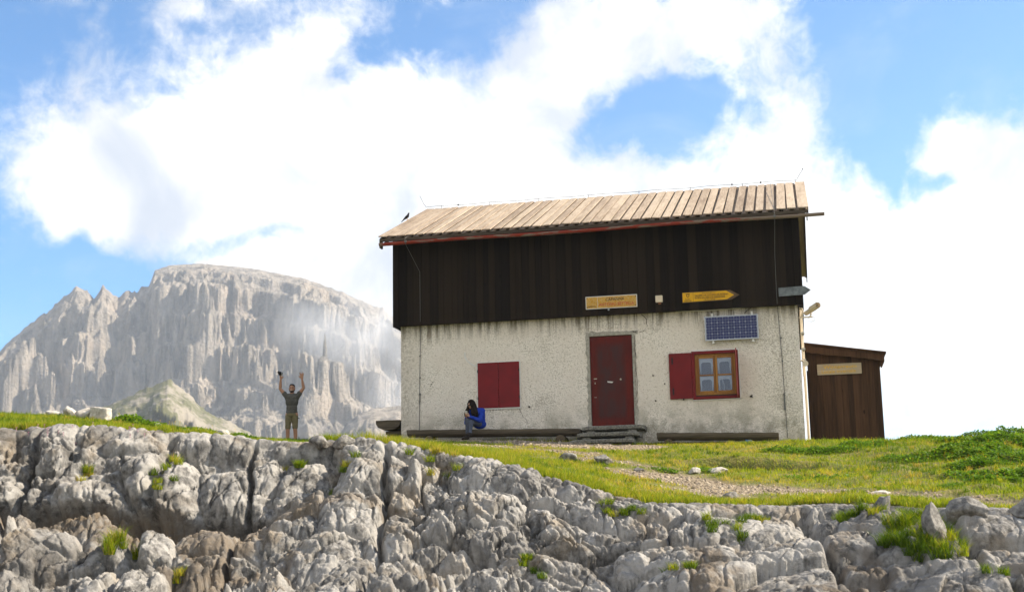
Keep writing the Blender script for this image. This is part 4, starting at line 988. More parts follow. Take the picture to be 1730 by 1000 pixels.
# closed shutters, left window
wl_ = empty('shuttered_window', (0, 0, 0), '', ''); wl_.parent = hut
for k_ in ('label', 'category'):
    if k_ in wl_: del wl_[k_]
sx0, sx1, sz0, sz1 = 1.985, 3.045, .535, 1.665
mb = MB()
for (a, b, c_, d_) in ((sx0 - .022, sx0, sz0 - .03, sz1 + .022), (sx1, sx1 + .022, sz0 - .03, sz1 + .022), (sx0, sx1, sz1, sz1 + .022), (sx0, sx1, sz0 - .03, sz0)): mb.box(a, b, -.028, .0, c_, d_)
mb.build('frame', WHITEP, wl_)
mid = (sx0 + sx1) / 2
for a, b in ((sx0 + .003, mid - .003), (mid + .003, sx1 - .003)):
    s_ = MB().bbox(a, b, -.045, -.012, sz0 + .003, sz1 - .003, .005).build('shutter', RED, wl_)
    xh = a + .006 if a < mid - .1 and b < mid + .01 else b - .006
    for zz in (.75, 1.42): MB().bbox(xh - .012, xh + .012, -.058, -.042, zz, zz + .07, .003).build('hinge', BLACK, wl_)

# open window, right
win = empty('window', (0, 0, 0), '', ''); win.parent = hut
for k_ in ('label', 'category'):
    if k_ in win: del win[k_]
fx0, fx1, fz0, fz1 = 7.272, 8.372, .535, 1.69
mb = MB()
t_ = .07
for (a, b, c_, d_) in ((fx0, fx0 + t_, fz0, fz1), (fx1 - t_, fx1, fz0, fz1), (fx0 + t_, fx1 - t_, fz1 - t_, fz1), (fx0 + t_, fx1 - t_, fz0, fz0 + t_)): mb.bbox(a, b, -.055, .03, c_, d_, .005)
mb.build('frame', REDF, win)
mb = MB()
for (a, b, c_, d_) in ((fx0 + .01, fx1 + .028, fz1 + .002, fz1 + .028), (fx1 + .002, fx1 + .028, fz0 - .02, fz1), (fx0 - .0, fx1 + .028, fz0 - .028, fz0 - .003)): mb.box(a, b, -.022, .0, c_, d_)
mb.build('paint_edge', WHITEP, win)
ix0, ix1, iz0, iz1 = fx0 + t_, fx1 - t_, fz0 + t_, fz1 - t_
mb = MB(); q = .05
for (a, b, c_, d_) in ((ix0, ix0 + q, iz0, iz1), (ix1 - q, ix1, iz0, iz1), (ix0 + q, ix1 - q, iz1 - q, iz1), (ix0 + q, ix1 - q, iz0 + .03, iz0 + .03 + q)): mb.bbox(a, b, .0, .05, c_, d_, .004, .5)
mb.build('outer_casing', WINW, win)
MB().box(ix0, ix1, -.02, .05, iz0, iz0 + .028).build('sill', BLACK, win)
jx0, jx1, jz0, jz1 = ix0 + q, ix1 - q, iz0 + .03 + q, iz1 - q; jm = (jx0 + jx1) / 2
m, n = new_mat('window glass'); gl = n.n('ShaderNodeBsdfGlossy', {'Color': (.75, .82, .95, 1), 'Roughness': .03}); tr = n.n('ShaderNodeBsdfTransparent', {'Color': (.93, .95, .97, 1)})
fr = n.n('ShaderNodeFresnel', {0: 1.5}); n.n('ShaderNodeOutputMaterial', {'Surface': n.n('ShaderNodeMixShader', {0: n.m('ADD', n.m('MULTIPLY', fr.outputs[0], 1.0), .03), 1: tr, 2: gl})}); GLASS = m
CURT = simple('white net curtain', (.42, .42, .43), .9, .05)
for a, b in ((jx0, jm), (jm, jx1)):
    mb = MB(); s = .05; zm = (jz0 + jz1) / 2 - .02
    for (p_, q_, c_, d_) in ((a + .003, a + s, jz0, jz1), (b - s, b - .003, jz0, jz1), (a + s, b - s, jz1 - s, jz1), (a + s, b - s, jz0, jz0 + s), (a + s, b - s, zm - .012, zm + .022)): mb.bbox(p_, q_, .008, .045, c_, d_, .004, random.random())
    cas = mb.build('casement', WINW, win)
    for c_, d_ in ((jz0 + s, zm - .012), (zm + .022, jz1 - s)):
        x0, x1 = a + s, b - s
        MB().box(x0, x1, .026, .030, c_, d_).build('pane', GLASS, win)
        # net curtain with a rounded opening
        hw = (x1 - x0) * .36; xm = (x0 + x1) / 2; zt = c_ + (d_ - c_) * .76; k_ = 16; y_ = .055
        outer = []; inner = []
        P_in = [(xm + hw * 1.06, c_ + .012)] + [(xm + hw * math.copysign(abs(math.cos(t)) ** .45, math.cos(t)), zt - .07 + .07 * abs(math.sin(t)) ** .6) for t in np.linspace(0, math.pi, 13)] + [(xm - hw * 1.06, c_ + .012)]
        mb = MB(); cx0, cz0 = xm, (c_ + d_) / 2
        vs = []
        for (px_, pz_) in P_in:
            dx_, dz_ = px_ - cx0, pz_ - cz0; f_ = min((x1 - x0) / 2 / max(abs(dx_), 1e-6), (d_ - c_) / 2 / max(abs(dz_), 1e-6))
            vs += [(px_, y_, pz_), (cx0 + dx_ * f_, y_ + .004 * math.sin(px_ * 90), cz0 + dz_ * f_)]
        mb.add(vs, [(2 * i, 2 * i + 1, 2 * i + 3, 2 * i + 2) for i in range(len(P_in) - 1)])
        # fill the two upper corners
        mb.add([(x0, y_ + .001, d_), (x0, y_ + .001, zt - .03), (x0 + .06, y_ + .001, zt + .03)], [(0, 1, 2)]); mb.add([(x1, y_ + .001, d_), (x1, y_ + .001, zt - .03), (x1 - .06, y_ + .001, zt + .03)], [(0, 1, 2)])
        mb.add([(x0, y_ + .002, d_), (x0 + .05, y_ + .002, zt + .02), (x1 - .05, y_ + .002, zt + .02), (x1, y_ + .002, d_)], [(0, 1, 2, 3)])
        mb.build('curtain', CURT, win)
    if a > jx0 + .1:      # curtain tie seen in the lower right pane
        MB().tube([(xm - .10, .05, jz0 + .36), (xm - .05, .05, jz0 + .28), (xm - .03, .05, jz0 + .2), (xm - .03, .05, jz0 + .06)], [.012, .014, .01, .008], 6).build('curtain_tie', CURT, win)
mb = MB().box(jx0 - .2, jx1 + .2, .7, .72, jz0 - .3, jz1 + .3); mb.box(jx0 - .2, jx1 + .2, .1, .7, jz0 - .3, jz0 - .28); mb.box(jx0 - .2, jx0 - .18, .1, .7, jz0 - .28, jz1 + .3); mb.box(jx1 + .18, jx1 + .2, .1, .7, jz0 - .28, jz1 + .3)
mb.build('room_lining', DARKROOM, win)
s_ = MB().bbox(6.725, 7.268, -.05, -.018, .565, 1.665, .005).build('shutter', REDF, win)
for zz in (.66, 1.40): 
    mb = MB().bbox(6.79, 6.825, -.062, -.048, zz, zz + .17, .006)
    MBp = mb.build('strap_hinge', BLACK, win)
MB().bbox(7.03, 7.06, -.07, -.02, .53, .575, .006).build('catch', BLACK, win)
mb = MB(); mb.hexa([(8.335, -.55, .55), (8.36, -.55, .55), (8.335, -.06, .55), (8.31, -.06, .55), (8.335, -.55, 1.66), (8.36, -.55, 1.66), (8.335, -.06, 1.66), (8.31, -.06, 1.66)])
mb.build('shutter', simple('faded red shutter', (.26, .06, .05), .6, .2), win)
MB().bbox(8.64, 8.665, -.06, 0, .53, .60, .006).build('shutter_stop', BLACK, hut)

# lamp on the right corner wall, pipes and cables
mb = MB().tube([(9.895, .22, 2.6), (9.90, .22, 1.2), (9.91, .20, -.5)], .03, 8).build('downpipe', CREAM, hut); mb = MB().tube([(9.875, .10, 2.6), (9.88, .10, 1.0)], .018, 6).build('conduit', CREAM, hut); mb = MB()
mb.tube([(9.86, .04, 2.62), (9.93, .03, 2.6), (9.95, .06, 2.5), (9.90, .08, 2.4)], .02, 6); mb.build('conduit', CREAM, hut)
mb = MB(); 
for zz in (2.0, 1.62, 1.35): MB().bbox(9.86, 9.95, .06, .27, zz, zz + .05, .006).build('pipe_clamp', BRASSY, hut)
mb = MB().tube([(9.84, .0, 1.36), (9.90, -.03, 1.33), (9.93, -.05, 1.30)], .022, 8); mb.tube([(9.93, -.02, 1.27), (9.93, -.09, 1.27)], [.055, .07], 12); mb.build('wall_lamp', CREAM, hut)
mb = MB().tube([(6.62, -.045, 2.725), (7.0, -.05, 2.69), (7.6, -.055, 2.665), (8.2, -.05, 2.68), (8.75, -.05, 2.71), (9.25, -.045, 2.705), (9.84, -.04, 2.71)], .017, 8); mb.build('cable_conduit', WHITEP, hut)
mb = MB().tube([(8.58, -.1, 2.54), (8.63, -.07, 2.60), (8.75, -.06, 2.68)], .008, 5); mb.build('cable', BLACK, hut)

# text helper: built-in font, turned into a mesh lying in the x,z plane
def lettering(name, body, x, z, y, size, mat, parent, width=None, align='CENTER', slant=0.0, depth=.002):
    cu = bpy.data.curves.new(name, 'FONT'); cu.body = body; cu.size = size; cu.align_x = align; cu.align_y = 'CENTER'; cu.extrude = depth; cu.offset = size * .012; cu.shear = 0
    tmp = bpy.data.objects.new('tmp', cu); col.objects.link(tmp)
    dg = bpy.context.evaluated_depsgraph_get(); me = bpy.data.meshes.new_from_object(tmp.evaluated_get(dg)); bpy.data.objects.remove(tmp)
    co = np.array([v.co[:] for v in me.vertices]); sc = 1.0
    if width: sc = width / max(1e-6, co[:, 0].max() - co[:, 0].min())
    for v, c_ in zip(me.vertices, co): v.co = (x + c_[0] * sc, y - c_[2], z + c_[1] + slant * c_[0] * sc)
    me.materials.clear(); return put(name, me, mat, parent)

YEL = simple('yellow sign enamel', (.62, .33, .006), .45, .08, 6)
DKBR = simple('dark sign lettering', (.06, .035, .015), .6, .1)
# hut name sign, cracked yellow tiles
s1 = empty('name_sign', (4.78, -.25, 2.82), 'yellow crazed sign reading CAPANNA ANTONIO BETTELLA on the dark cladding above the door', 'sign')
mb = MB().bbox(0, 1.26, -.012, .02, 0, .31, .004); mb.build('sign_frame', WHITEP, s1)
m, n = new_mat('crazed yellow tile'); oc = n.n('ShaderNodeTexCoord').outputs['Object']
vo = n.n('ShaderNodeTexVoronoi', {'Vector': n.scale(oc, (1, .02, 1)), 'Scale': 16.0, 'Randomness': 1.0}, feature='DISTANCE_TO_EDGE').outputs['Distance']
vo2 = n.n('ShaderNodeTexVoronoi', {'Vector': n.scale(oc, (1.7, .02, .9)), 'Scale': 19.0, 'Randomness': 1.0}, feature='DISTANCE_TO_EDGE').outputs['Distance']
c = n.mix(n.ss(n.noise(oc, 9, 3), .35, .7), (.42, .20, .008), (.52, .27, .015)); c = n.mix(n.ss(n.m('MINIMUM', vo, n.m('ADD', vo2, .02)), .06, .02, 0, .8), c, (.50, .38, .16)); finish(n, c, .5)
MB().box(.018, 1.242, -.0155, -.012, .016, .292).build('sign_face', m, s1)
lettering('lettering', 'CAPANNA', .72, .215, -.018, .10, DKBR, s1, .46)
lettering('lettering', 'ANTONIO BETTELLA', .755, .095, -.018, .105, simple('faded red lettering', (.42, .06, .03), .6, .1), s1, .86)
lettering('lettering', 'PADOVA', .15, .06, -.018, .05, DKBR, s1, .2)
MB().box(.29, .296, -.0175, -.0158, .016, .292).build('divider', WHITEP, s1)
mb = MB()
for x, z in ((.035, .27), (1.225, .045), (.035, .04), (1.225, .27)): MB().tube([(x, -.022, z), (x, -.012, z)], .014, 8).build('screw', DKBR, s1)
MB().tube([(.56, -.03, -.035), (.56, .0, -.03)], .022, 10).build('sign_bell', ALU, s1)
# arrow sign
s2 = empty('arrow_sign', (7.128, -.25, 2.848), 'yellow arrow shaped trail sign pointing right on the dark cladding', 'sign')
out = [(0, 0), (1.165, .018), (1.36, .125), (1.145, .252), (0, .252)]
MB().prism([(x, z) for x, z in out], -.008, .02).build('sign_edge', simple('sign rim', (.10, .06, .03), .5), s2)
MB().prism([(.012, .013), (1.06, .03), (1.24, .128), (1.05, .24), (.012, .24)], -.012, -.0085).build('sign_face', YEL, s2)
MB().box(.262, .268, -.0145, -.0125, .016, .238).build('divider', DKBR, s2)
lettering('lettering', 'GALLERIE E VIE DI GUERRA DEL PATERNO', .70, .155, -.0145, .062, DKBR, s2, .80)
lettering('lettering', 'PATERN GALLERIE UND KRIEGSSTEIGE', .66, .098, -.0145, .062, DKBR, s2, .72)
lettering('lettering', '1915-1918', .64, .045, -.0145, .045, DKBR, s2, .26)
lettering('lettering', 'ZONA MONUMENTALE', .64, .212, -.0145, .03, DKBR, s2, .32)
lettering('lettering', 'C.A.I.', .137, .083, -.0145, .05, DKBR, s2, .12)
lettering('lettering', 'PADOVA', .137, .037, -.0145, .045, DKBR, s2, .17)
mb = MB(); mb.prism([(.10, .19), (.10, .155), (.137, .12), (.174, .155), (.174, .19)], -.0145, -.0125); mb.prism([(.085, .215), (.085, .197), (.189, .197), (.189, .215)], -.0145, -.0125); mb.build('crest', DKBR, s2)
mb = MB().prism([(.117, .183), (.117, .158), (.137, .138), (.157, .158), (.157, .183)], -.0165, -.0147); mb.build('crest_shield', YEL, s2)
# grey blank arrow seen on its back
s3 = empty('blank_arrow_sign', (9.41, -.30, 2.865), 'weathered grey arrow board sticking out past the hut corner, no writing', 'sign')
MB().prism([(0, 0), (.60, .012), (.745, .115), (.60, .218), (0, .205)], -.012, .012).build('sign_board', simple('zinc grey sheet', (.13, .145, .15), .55, .3, 8), s3)
mb = MB()
for x in (.12, .45): MB().box(x, x + .03, .0125, .06, .03, .17).build('bracket', BLACK, s3)
# small white sensor box
s4 = empty('sensor_box', (6.49, -.24, 2.89), 'small cream box with a brown foot on the dark cladding between the signs', 'box')
MB().bbox(0, .17, -.08, .0, 0, .165, .008).build('housing', CREAM, s4)
MB().bbox(.06, .13, -.05, .0, -.045, -.001, .006).build('foot', simple('brown plastic', (.22, .10, .04), .6), s4)
MB().tube([(.14, -.02, .01), (.22, .0, -.05), (.2, .0, -.13), (.15, .03, -.17)], .006, 5).build('cable', BLACK, s4)

# solar panel
sp_ = empty('solar_panel', (7.63, -.15, 1.915), 'blue solar panel with pale frame mounted above the open window', 'solar panel')
PW, PH = 1.26, .585
mb = MB(); t_ = .018
for (a, b, c_, d_) in ((0, t_, 0, PH), (PW - t_, PW, 0, PH), (t_, PW - t_, PH - t_, PH), (t_, PW - t_, 0, t_)): mb.bbox(a, b, -.018, .022, c_, d_, .003)
mb.build('frame', ALU, sp_)
MB().box(t_, PW - t_, -.006, .0, t_, PH - t_).build('backing', simple('white panel backing', (.26, .28, .34), .4, .03), sp_)
m, n = new_mat('solar cell blue'); oc = n.n('ShaderNodeTexCoord').outputs['Object']
finish(n, n.mix(n.noise(oc, 4, 2), (.006, .010, .060), (.014, .022, .11)), .4, spec=.35); CELL = m
mb = MB(); cw = (PW - 2 * t_ - .03) / 9; ch = (PH - 2 * t_ - .02) / 4; g_ = .0028; cc_ = .018
for i in range(9):
    for j in range(4):
        x0 = t_ + .015 + i * cw + g_; x1 = x0 + cw - 2 * g_; z0 = t_ + .01 + j * ch + g_; z1 = z0 + ch - 2 * g_
        mb.prism([(x0 + cc_, z0), (x1 - cc_, z0), (x1, z0 + cc_), (x1, z1 - cc_), (x1 - cc_, z1), (x0 + cc_, z1), (x0, z1 - cc_), (x0, z0 + cc_)], -.0085, -.0065)
mb.build('cells', CELL, sp_)
mb = MB()
for i in range(9):
    for f_ in (.5,):
        x = t_ + .015 + (i + f_) * cw; mb.box(x - .0018, x + .0018, -.0102, -.0090, t_ + .015, PH - t_ - .015)
for j in range(4):
    for f_ in (.5,):
        z = t_ + .01 + (j + f_) * ch; mb.box(t_ + .02, PW - t_ - .02, -.0118, -.0104, z - .0028, z + .0028)
mb.build('busbars', simple('silver busbar', (.22, .24, .32), .35, .03, metal=.5), sp_)
for x in (.16, 1.10):
    for z0, z1 in ((PH - .01, PH + .075), (-.075, .01)):
        MB().bbox(x, x + .045, .0, .03, z0, z1, .004).bbox(x - .008, x + .053, .03, .14, z0 + (.045 if z0 > 0 else .0), z1 - (.0 if z0 > 0 else .045), .004).build('mounting_bracket', WHITEP, sp_)

# security camera
cm = empty('security_camera', (9.86, -.06, 2.36), 'cream security camera on a wall arm at the right corner of the hut', 'camera')
MB().bbox(-.02, .30, -.02, .02, .0, .03, .006).tube([(.24, 0, .02), (.27, 0, .08), (.27, 0, .11)], .022, 8).build('arm', CREAM, cm)
d = Vector((.50, -.62, .20)).normalized(); sx = d.cross(Vector((0, 0, 1))).normalized(); sz = sx.cross(d)
def cbox(c0, a, b, L0, L1, mbx, tone=.5):
    P = [c0 + sx * u * a + d * l + sz * v * b for v in (-1, 1) for (u, l) in ((-1, L0), (1, L0), (1, L1), (-1, L1))]
    mbx.hexa(P, tone)
c0 = Vector((.27, -.0, .175))
def octo(c0, a, b, L0, L1, mbx, open_=False, taper=1.0):
    pts = [(-1, -.5), (-.5, -1), (.5, -1), (1, -.5), (1, .6), (.6, 1), (-.6, 1), (-1, .6)]
    vs = [c0 + sx * u * a * k + sz * v * b * k + d * l for (l, k) in ((L0, taper), (L1, 1)) for (u, v) in pts]
    mbx.add(vs, [(i, (i + 1) % 8, 8 + (i + 1) % 8, 8 + i) for i in range(8)] + [tuple(range(8))[::-1]] + ([] if open_ else [tuple(range(8, 16))]))
mb = MB(); octo(c0, .058, .055, -.20, .20, mb, False, .85); mb.build('housing', CREAM, cm)
mb = MB(); octo(c0 + sz * .016, .070, .062, .02, .285, mb, True); mb.build('hood', CREAM, cm)
mb = MB(); cbox(c0, .040, .038, .201, .206, mb); mb.build('lens', BLACK, cm)
MB().tube([(.24, .0, .01), (.16, .0, -.06), (.27, .01, -.10), (.36, .0, -.06), (.34, .0, .0), (.28, 0, .01)], .006, 6).build('cable', CREAM, cm)

# ------------------------------------------------------------------ shed
sh = empty('wooden_shed', (9.98, 1.0, -.5), 'brown board shed with a sloping roof against the right end of the hut', 'shed')
mb = MB(); x = 0.0; SW = 1.70; zt = lambda x: 2.32 - .165 * x
while x < SW - .01:
    ww = min(random.choice([.12, .15, .18]), SW - x); j = random.uniform(0, .008)
    mb.hexa([(x + .003, -.01 - j, -.3), (x + ww - .003, -.01 - j, -.3), (x + ww - .003, .012, -.3), (x + .003, .012, -.3), (x + .003, -.01 - j, zt(x)), (x + ww - .003, -.01 - j, zt(x + ww)), (x + ww - .003, .012, zt(x + ww)), (x + .003, .012, zt(x))], random.random()); x += ww
mb.hexa([(0.01, .014, -.3), (SW - .01, .014, -.3), (SW - .01, .03, -.3), (.01, .03, -.3), (.01, .014, zt(0)), (SW - .01, .014, zt(SW)), (SW - .01, .03, zt(SW)), (.01, .03, zt(0))], 0)
y = .03
while y < 2.4:
    mb.box(SW - .02, SW + random.uniform(0, .006), y + .003, y + .177, -.3, zt(SW), random.random()); y += .18
mb.box(0, SW, 2.41, 2.43, -.3, zt(SW), .3); mb.build('board_wall', SHEDW, sh)
mb = MB()
for (x0, x1, y0, y1, dz, th, t) in ((-.1, SW + .16, -.20, 2.6, .04, .035, .6), (-.1, SW + .13, -.17, 2.55, .0, .038, .2)):
    z0, z1 = 2.32 - .165 * x0 + dz, 2.32 - .165 * x1 + dz
    mb.hexa([(x0, y0, z0), (x1, y0, z1), (x1, y1, z1), (x0, y1, z0), (x0, y0, z0 + th), (x1, y0, z1 + th), (x1, y1, z1 + th), (x0, y1, z0 + th)], t)
mb.build('roof', SHEDW, sh)
vs = []; K = 26; mb = MB()
for i in range(K + 1):      # ragged barge board
    x = -.08 + (SW + .19) * i / K; zz = 2.32 - .165 * x; low = .165 + random.uniform(-.02, .02) - .02 * (i / K)
    vs += [(x, -.155, zz), (x, -.155, zz - low)]
n0 = len(vs); vs += [(a, -.13, c_) for (a, b, c_) in vs[:n0]]
mb.add(vs, [(2 * i, 2 * i + 1, 2 * i + 3, 2 * i + 2) for i in range(K)] + [(n0 + 2 * i, n0 + 2 * i + 2, n0 + 2 * i + 3, n0 + 2 * i + 1) for i in range(K)] + [(2 * i + 1, n0 + 2 * i + 1, n0 + 2 * i + 3, 2 * i + 3) for i in range(K)] + [(n0 - 2, n0 - 1, 2 * n0 - 1, 2 * n0 - 2)], .75)
mb.prism([(SW + .02, 2.03), (SW + .09, 2.03), (SW + .11, 1.86), (SW + .045, 1.72), (SW + .02, 1.74)], -.128, .0, .5)
mb.build('barge_board', SHEDW, sh)
ws = empty('winter_room_sign', (10.21, .955, 1.105), 'weathered wooden sign with faded gold writing on the shed front', 'sign')
MB().bbox(0, 1.04, -.025, .0, 0, .265, .006, .6).build('sign_board', SIGNW, ws)
GOLD = simple('faded gold lettering', (.55, .33, .04), .6, .25, 40)
lettering('lettering', 'Winterraum', .54, .185, -.0275, .12, GOLD, ws, .78); lettering('lettering', 'Locale invernale', .50, .075, -.0275, .11, GOLD, ws, .80)

# ------------------------------------------------------------------ steps
stp = empty('door_steps', (5.3, -.5, -.5), 'three worn concrete steps stacked in front of the red door', 'steps')
def gg(x, y): return float(ground(x, y))
for (x0, x1, y0, y1, zt_) in ((-.66, .84, -.02, .49, .455), (-.74, .76, -.36, .20, .275), (-.85, .66, -.72, -.10, .09)):
    bm = bmesh.new(); 
    prof = [(y0, zt_ - .035), (y0 + .02, zt_ - .008), (y0 + .06, zt_), (y1, zt_), (y1, zt_ - .11), (y0 + .05, zt_ - .11), (y0, zt_ - .085)]
    mb = MB(); nn = 12; vs = []
    for i in range(nn + 1):
        t = i / nn; x = x0 + (x1 - x0) * t; endk = min(t, 1 - t) * nn
        inset = .03 * max(0, 1 - endk) ** 2; 
        for (yy, zz) in prof: vs.append((x, yy + (inset if yy < y0 + .1 else 0) + random.uniform(-.004, .004), zz + random.uniform(-.005, .005) - (.02 if endk < .5 else 0)))
    k = len(prof); fs = [(i * k + j, i * k + (j + 1) % k, (i + 1) * k + (j + 1) % k, (i + 1) * k + j) for i in range(nn) for j in range(k)] + [tuple(range(k)), tuple(nn * k + j for j in range(k))[::-1]]
    mb.add(vs, fs); mb.build('step', STONE, stp)
mb = MB()
for (a, b, c_, d_, e_, f_) in ((-.55, -.35, .0, .45, .165, .343), (.42, .64, .0, .45, .165, .343), (-.62, -.42, -.3, .2, -.02, .163), (.4, .6, -.3, .2, -.02, .163), (-.7, -.5, -.62, -.1, -.25, -.021), (.3, .5, -.62, -.1, -.25, -.021), (-.4, .4, .25, .45, -.2, .343)): MB().bbox(a, b, c_, d_, e_, f_, .015).build('support', STONE, stp)

# ------------------------------------------------------------------ log benches
def half_log(mb, p0, p1, wd, h, seed, k=26):
    p0 = Vector(p0); p1 = Vector(p1); d_ = (p1 - p0).normalized(); sd_ = d_.cross(Vector((0, 0, 1))).normalized(); vs = []
    shape = [(-.5, 0), (-.5, -.35), (-.42, -.7), (-.22, -.95), (.05, -1), (.3, -.9), (.46, -.6), (.5, -.25), (.5, 0)]
    for i in range(k + 1):
        t = i / k; c_ = p0 + (p1 - p0) * t; s_ = 1 + .05 * float(fbm(np.array(t * 5 + seed), np.array(.3), 2, seed))
        for (a, b) in shape: vs.append(c_ + sd_ * a * wd * s_ + Vector((0, 0, b * h * s_ * (1 if b else 0) + (0 if b else .004 * math.sin(i * 2.1)))))
    q = len(shape); fs = [(i * q + j, i * q + (j + 1) % q, (i + 1) * q + (j + 1) % q, (i + 1) * q + j) for i in range(k) for j in range(q)] + [tuple(range(q)), tuple(k * q + j for j in range(q))[::-1]]
    mb.add(vs, fs, .5)
def bench(x0, z0, x1, z1, sup, label):
    o = empty('log_bench', (x0, -.42, z0 - .3), label, 'bench')
    mb = MB(); half_log(mb, (0, 0, .3), (x1 - x0, 0, .3 + z1 - z0), .44, .17, int(x0)); mb.build('seat_log', OLDW, o)
    for sx_, r_ in sup:
        zz = .3 + (z1 - z0) * (sx_ - x0) / (x1 - x0) - .15 - r_
        mb = MB().tube([(sx_ - x0, -.26, zz), (sx_ - x0, -.0, zz), (sx_ - x0, .26, zz)], [r_, r_ * 1.04, r_], 16); mb.build('support_log', LOGEND, o)
bench(.33, .02, 4.60, -.10, [(.9, .09), (4.14, .12)], 'long grey log bench along the wall left of the steps, the woman sits on it')
bench(6.43, -.27, 9.23, -.365, [(6.70, .125), (9.10, .125)], 'shorter log bench against the wall below the open window')
o = empty('side_bench', (-.53, .7, -.3), 'dark split log bench on stacked timbers at the left end of the hut', 'bench')
mb = MB(); half_log(mb, (0, -.12, .70), (0, 2.2, .70), .62, .24, 5, 12); mb.build('seat_log', OLDW, o)
mb = MB()
for k in range(5): mb.bbox(-.12 + random.uniform(-.02, .02), .42, .1 + random.uniform(-.02, .02), 1.9, -.05 + k * .1, .04 + k * .1, .015, random.random())
mb.build('timber_stack', OLDW, o)
# small blue scrap under the right bench
mb = MB().hexa([(8.45, -.62, -.56), (8.66, -.62, -.56), (8.64, -.52, -.57), (8.46, -.52, -.57), (8.47, -.61, -.50), (8.62, -.62, -.515), (8.60, -.54, -.50), (8.49, -.54, -.51)])
tag(mb.build('plastic_bag', simple('blue plastic', (.03, .12, .3), .4, .2)), 'crumpled blue plastic bag under the right end of the shorter bench', 'bag')

# ================================================================== living figures
def cone(p0, r0, p1, r1, n=14, k=5):
    """rounded tapered limb piece"""
    p0 = Vector(p0); p1 = Vector(p1); d = p1 - p0; L = d.length; d = d / max(L, 1e-6)
    a = d.cross(Vector((.31, .17, .93)) if abs(d.z) > .9 else Vector((0, 0, 1))).normalized(); b = d.cross(a)
    prof = [(-r0 * math.sin(t), r0 * math.cos(t)) for t in np.linspace(math.pi / 2 * .98, 0, k)] + [(L + r1 * math.sin(t), r1 * math.cos(t)) for t in np.linspace(0, math.pi / 2 * .98, k)]
    vs = [p0 + d * h + (a * math.cos(2 * math.pi * j / n) + b * math.sin(2 * math.pi * j / n)) * r for (h, r) in prof for j in range(n)]
    q = len(prof); fs = [(i * n + j, i * n + (j + 1) % n, (i + 1) * n + (j + 1) % n, (i + 1) * n + j) for i in range(q - 1) for j in range(n)] + [tuple(range(n))[::-1], tuple((q - 1) * n + j for j in range(n))]
    return vs, fs
def ell(c, r, n=18, k=12, rot=None):
    vs = []
    for i in range(k + 1):
        t = math.pi * i / k * .98 + .01 * math.pi
        for j in range(n):
            v = Vector((math.sin(t) * math.cos(2 * math.pi * j / n) * r[0], math.sin(t) * math.sin(2 * math.pi * j / n) * r[1], math.cos(t) * r[2]))
            if rot is not None: v = rot @ v
            vs.append(Vector(c) + v)
    fs = [(i * n + j, (i + 1) * n + j, (i + 1) * n + (j + 1) % n, i * n + (j + 1) % n) for i in range(k) for j in range(n)] + [tuple(range(n)), tuple(k * n + j for j in range(n))[::-1]]
    return vs, fs
def fuse(name, shapes, voxel, mat, parent=None, smooth=4, noise=0.0):
    mb = MB()
    for vs, fs in shapes: mb.add(vs, fs)
    me = bpy.data.meshes.new('t'); me.from_pydata(mb.v, [], mb.f)
    bm = bmesh.new(); bm.from_mesh(me); bmesh.ops.recalc_face_normals(bm, faces=bm.faces[:]); bm.to_mesh(me); bm.free()
    t = bpy.data.objects.new('t', me); col.objects.link(t)
    r = t.modifiers.new('r', 'REMESH'); r.mode = 'VOXEL'; r.voxel_size = voxel
    s = t.modifiers.new('s', 'SMOOTH'); s.factor = .5; s.iterations = smooth
    m2 = bpy.data.meshes.new_from_object(t.evaluated_get(bpy.context.evaluated_depsgraph_get())); bpy.data.objects.remove(t)
    m2.materials.clear(); m2.name = name
    if noise:
        co = np.array([v.co[:] for v in m2.vertices]); nr = np.array([v.normal[:] for v in m2.vertices])
        d = noise * fbm(co[:, 0] * 14 + co[:, 1] * 9, co[:, 2] * 10 + co[:, 1] * 5, 3, 300)
        for v, c_, n_, q in zip(m2.vertices, co, nr, d): v.co = c_ + n_ * q
    return put(name, m2, mat, parent, True)
SKIN = simple('tanned skin', (.36, .19, .115), .55, .08, 30); SKIN2 = simple('light skin', (.45, .26, .17), .55, .08, 30)
HAIR = simple('black hair', (.012, .010, .009), .5, .3, 60); HAIR2 = simple('dark brown hair', (.012, .007, .0045), .6, .4, 60, spec=.08)
def hand(wrist, d, side, palm_n, s=1.0, curl=0.0, spread=.22):
    """palm, four unequal fingers with a knuckle bend and a thumb; d: pointing direction, side: towards the thumb, palm_n: out of the palm"""
    w = Vector(wrist); d = Vector(d).normalized(); n = Vector(palm_n).normalized(); sd_ = (Vector(side) - d * Vector(side).dot(d)).normalized()
    sh = [cone(w - d * .02, .024 * s, w + d * .02 * s, .024 * s)]
    for k in (-1, -.33, .33, 1): sh.append(cone(w + d * .015 * s + sd_ * k * .016 * s, .015 * s, w + d * .085 * s + sd_ * k * .028 * s, .0125 * s))
    for k, L in ((1, .068), (.35, .078), (-.35, .072), (-1, .055)):
        f0 = w + d * .088 * s + sd_ * k * .028 * s; dd = (d + sd_ * k * spread + n * curl * .5).normalized(); f1 = f0 + dd * L * .52 * s
        d2 = (dd + n * (curl * 1.6 + .12)).normalized(); f2 = f1 + d2 * L * .5 * s
        sh += [cone(f0, .0105 * s, f1, .0095 * s, 10), cone(f1, .0095 * s, f2, .0075 * s, 10)]
    t0 = w + d * .03 * s + sd_ * .026 * s; t1 = t0 + (sd_ * .8 + d * .6 + n * curl * .6).normalized() * .04 * s; t2 = t1 + (sd_ * .35 + d * .9 + n * curl).normalized() * .032 * s
    sh += [cone(t0, .014 * s, t1, .0115 * s, 10), cone(t1, .0115 * s, t2, .009 * s, 10)]
    return sh
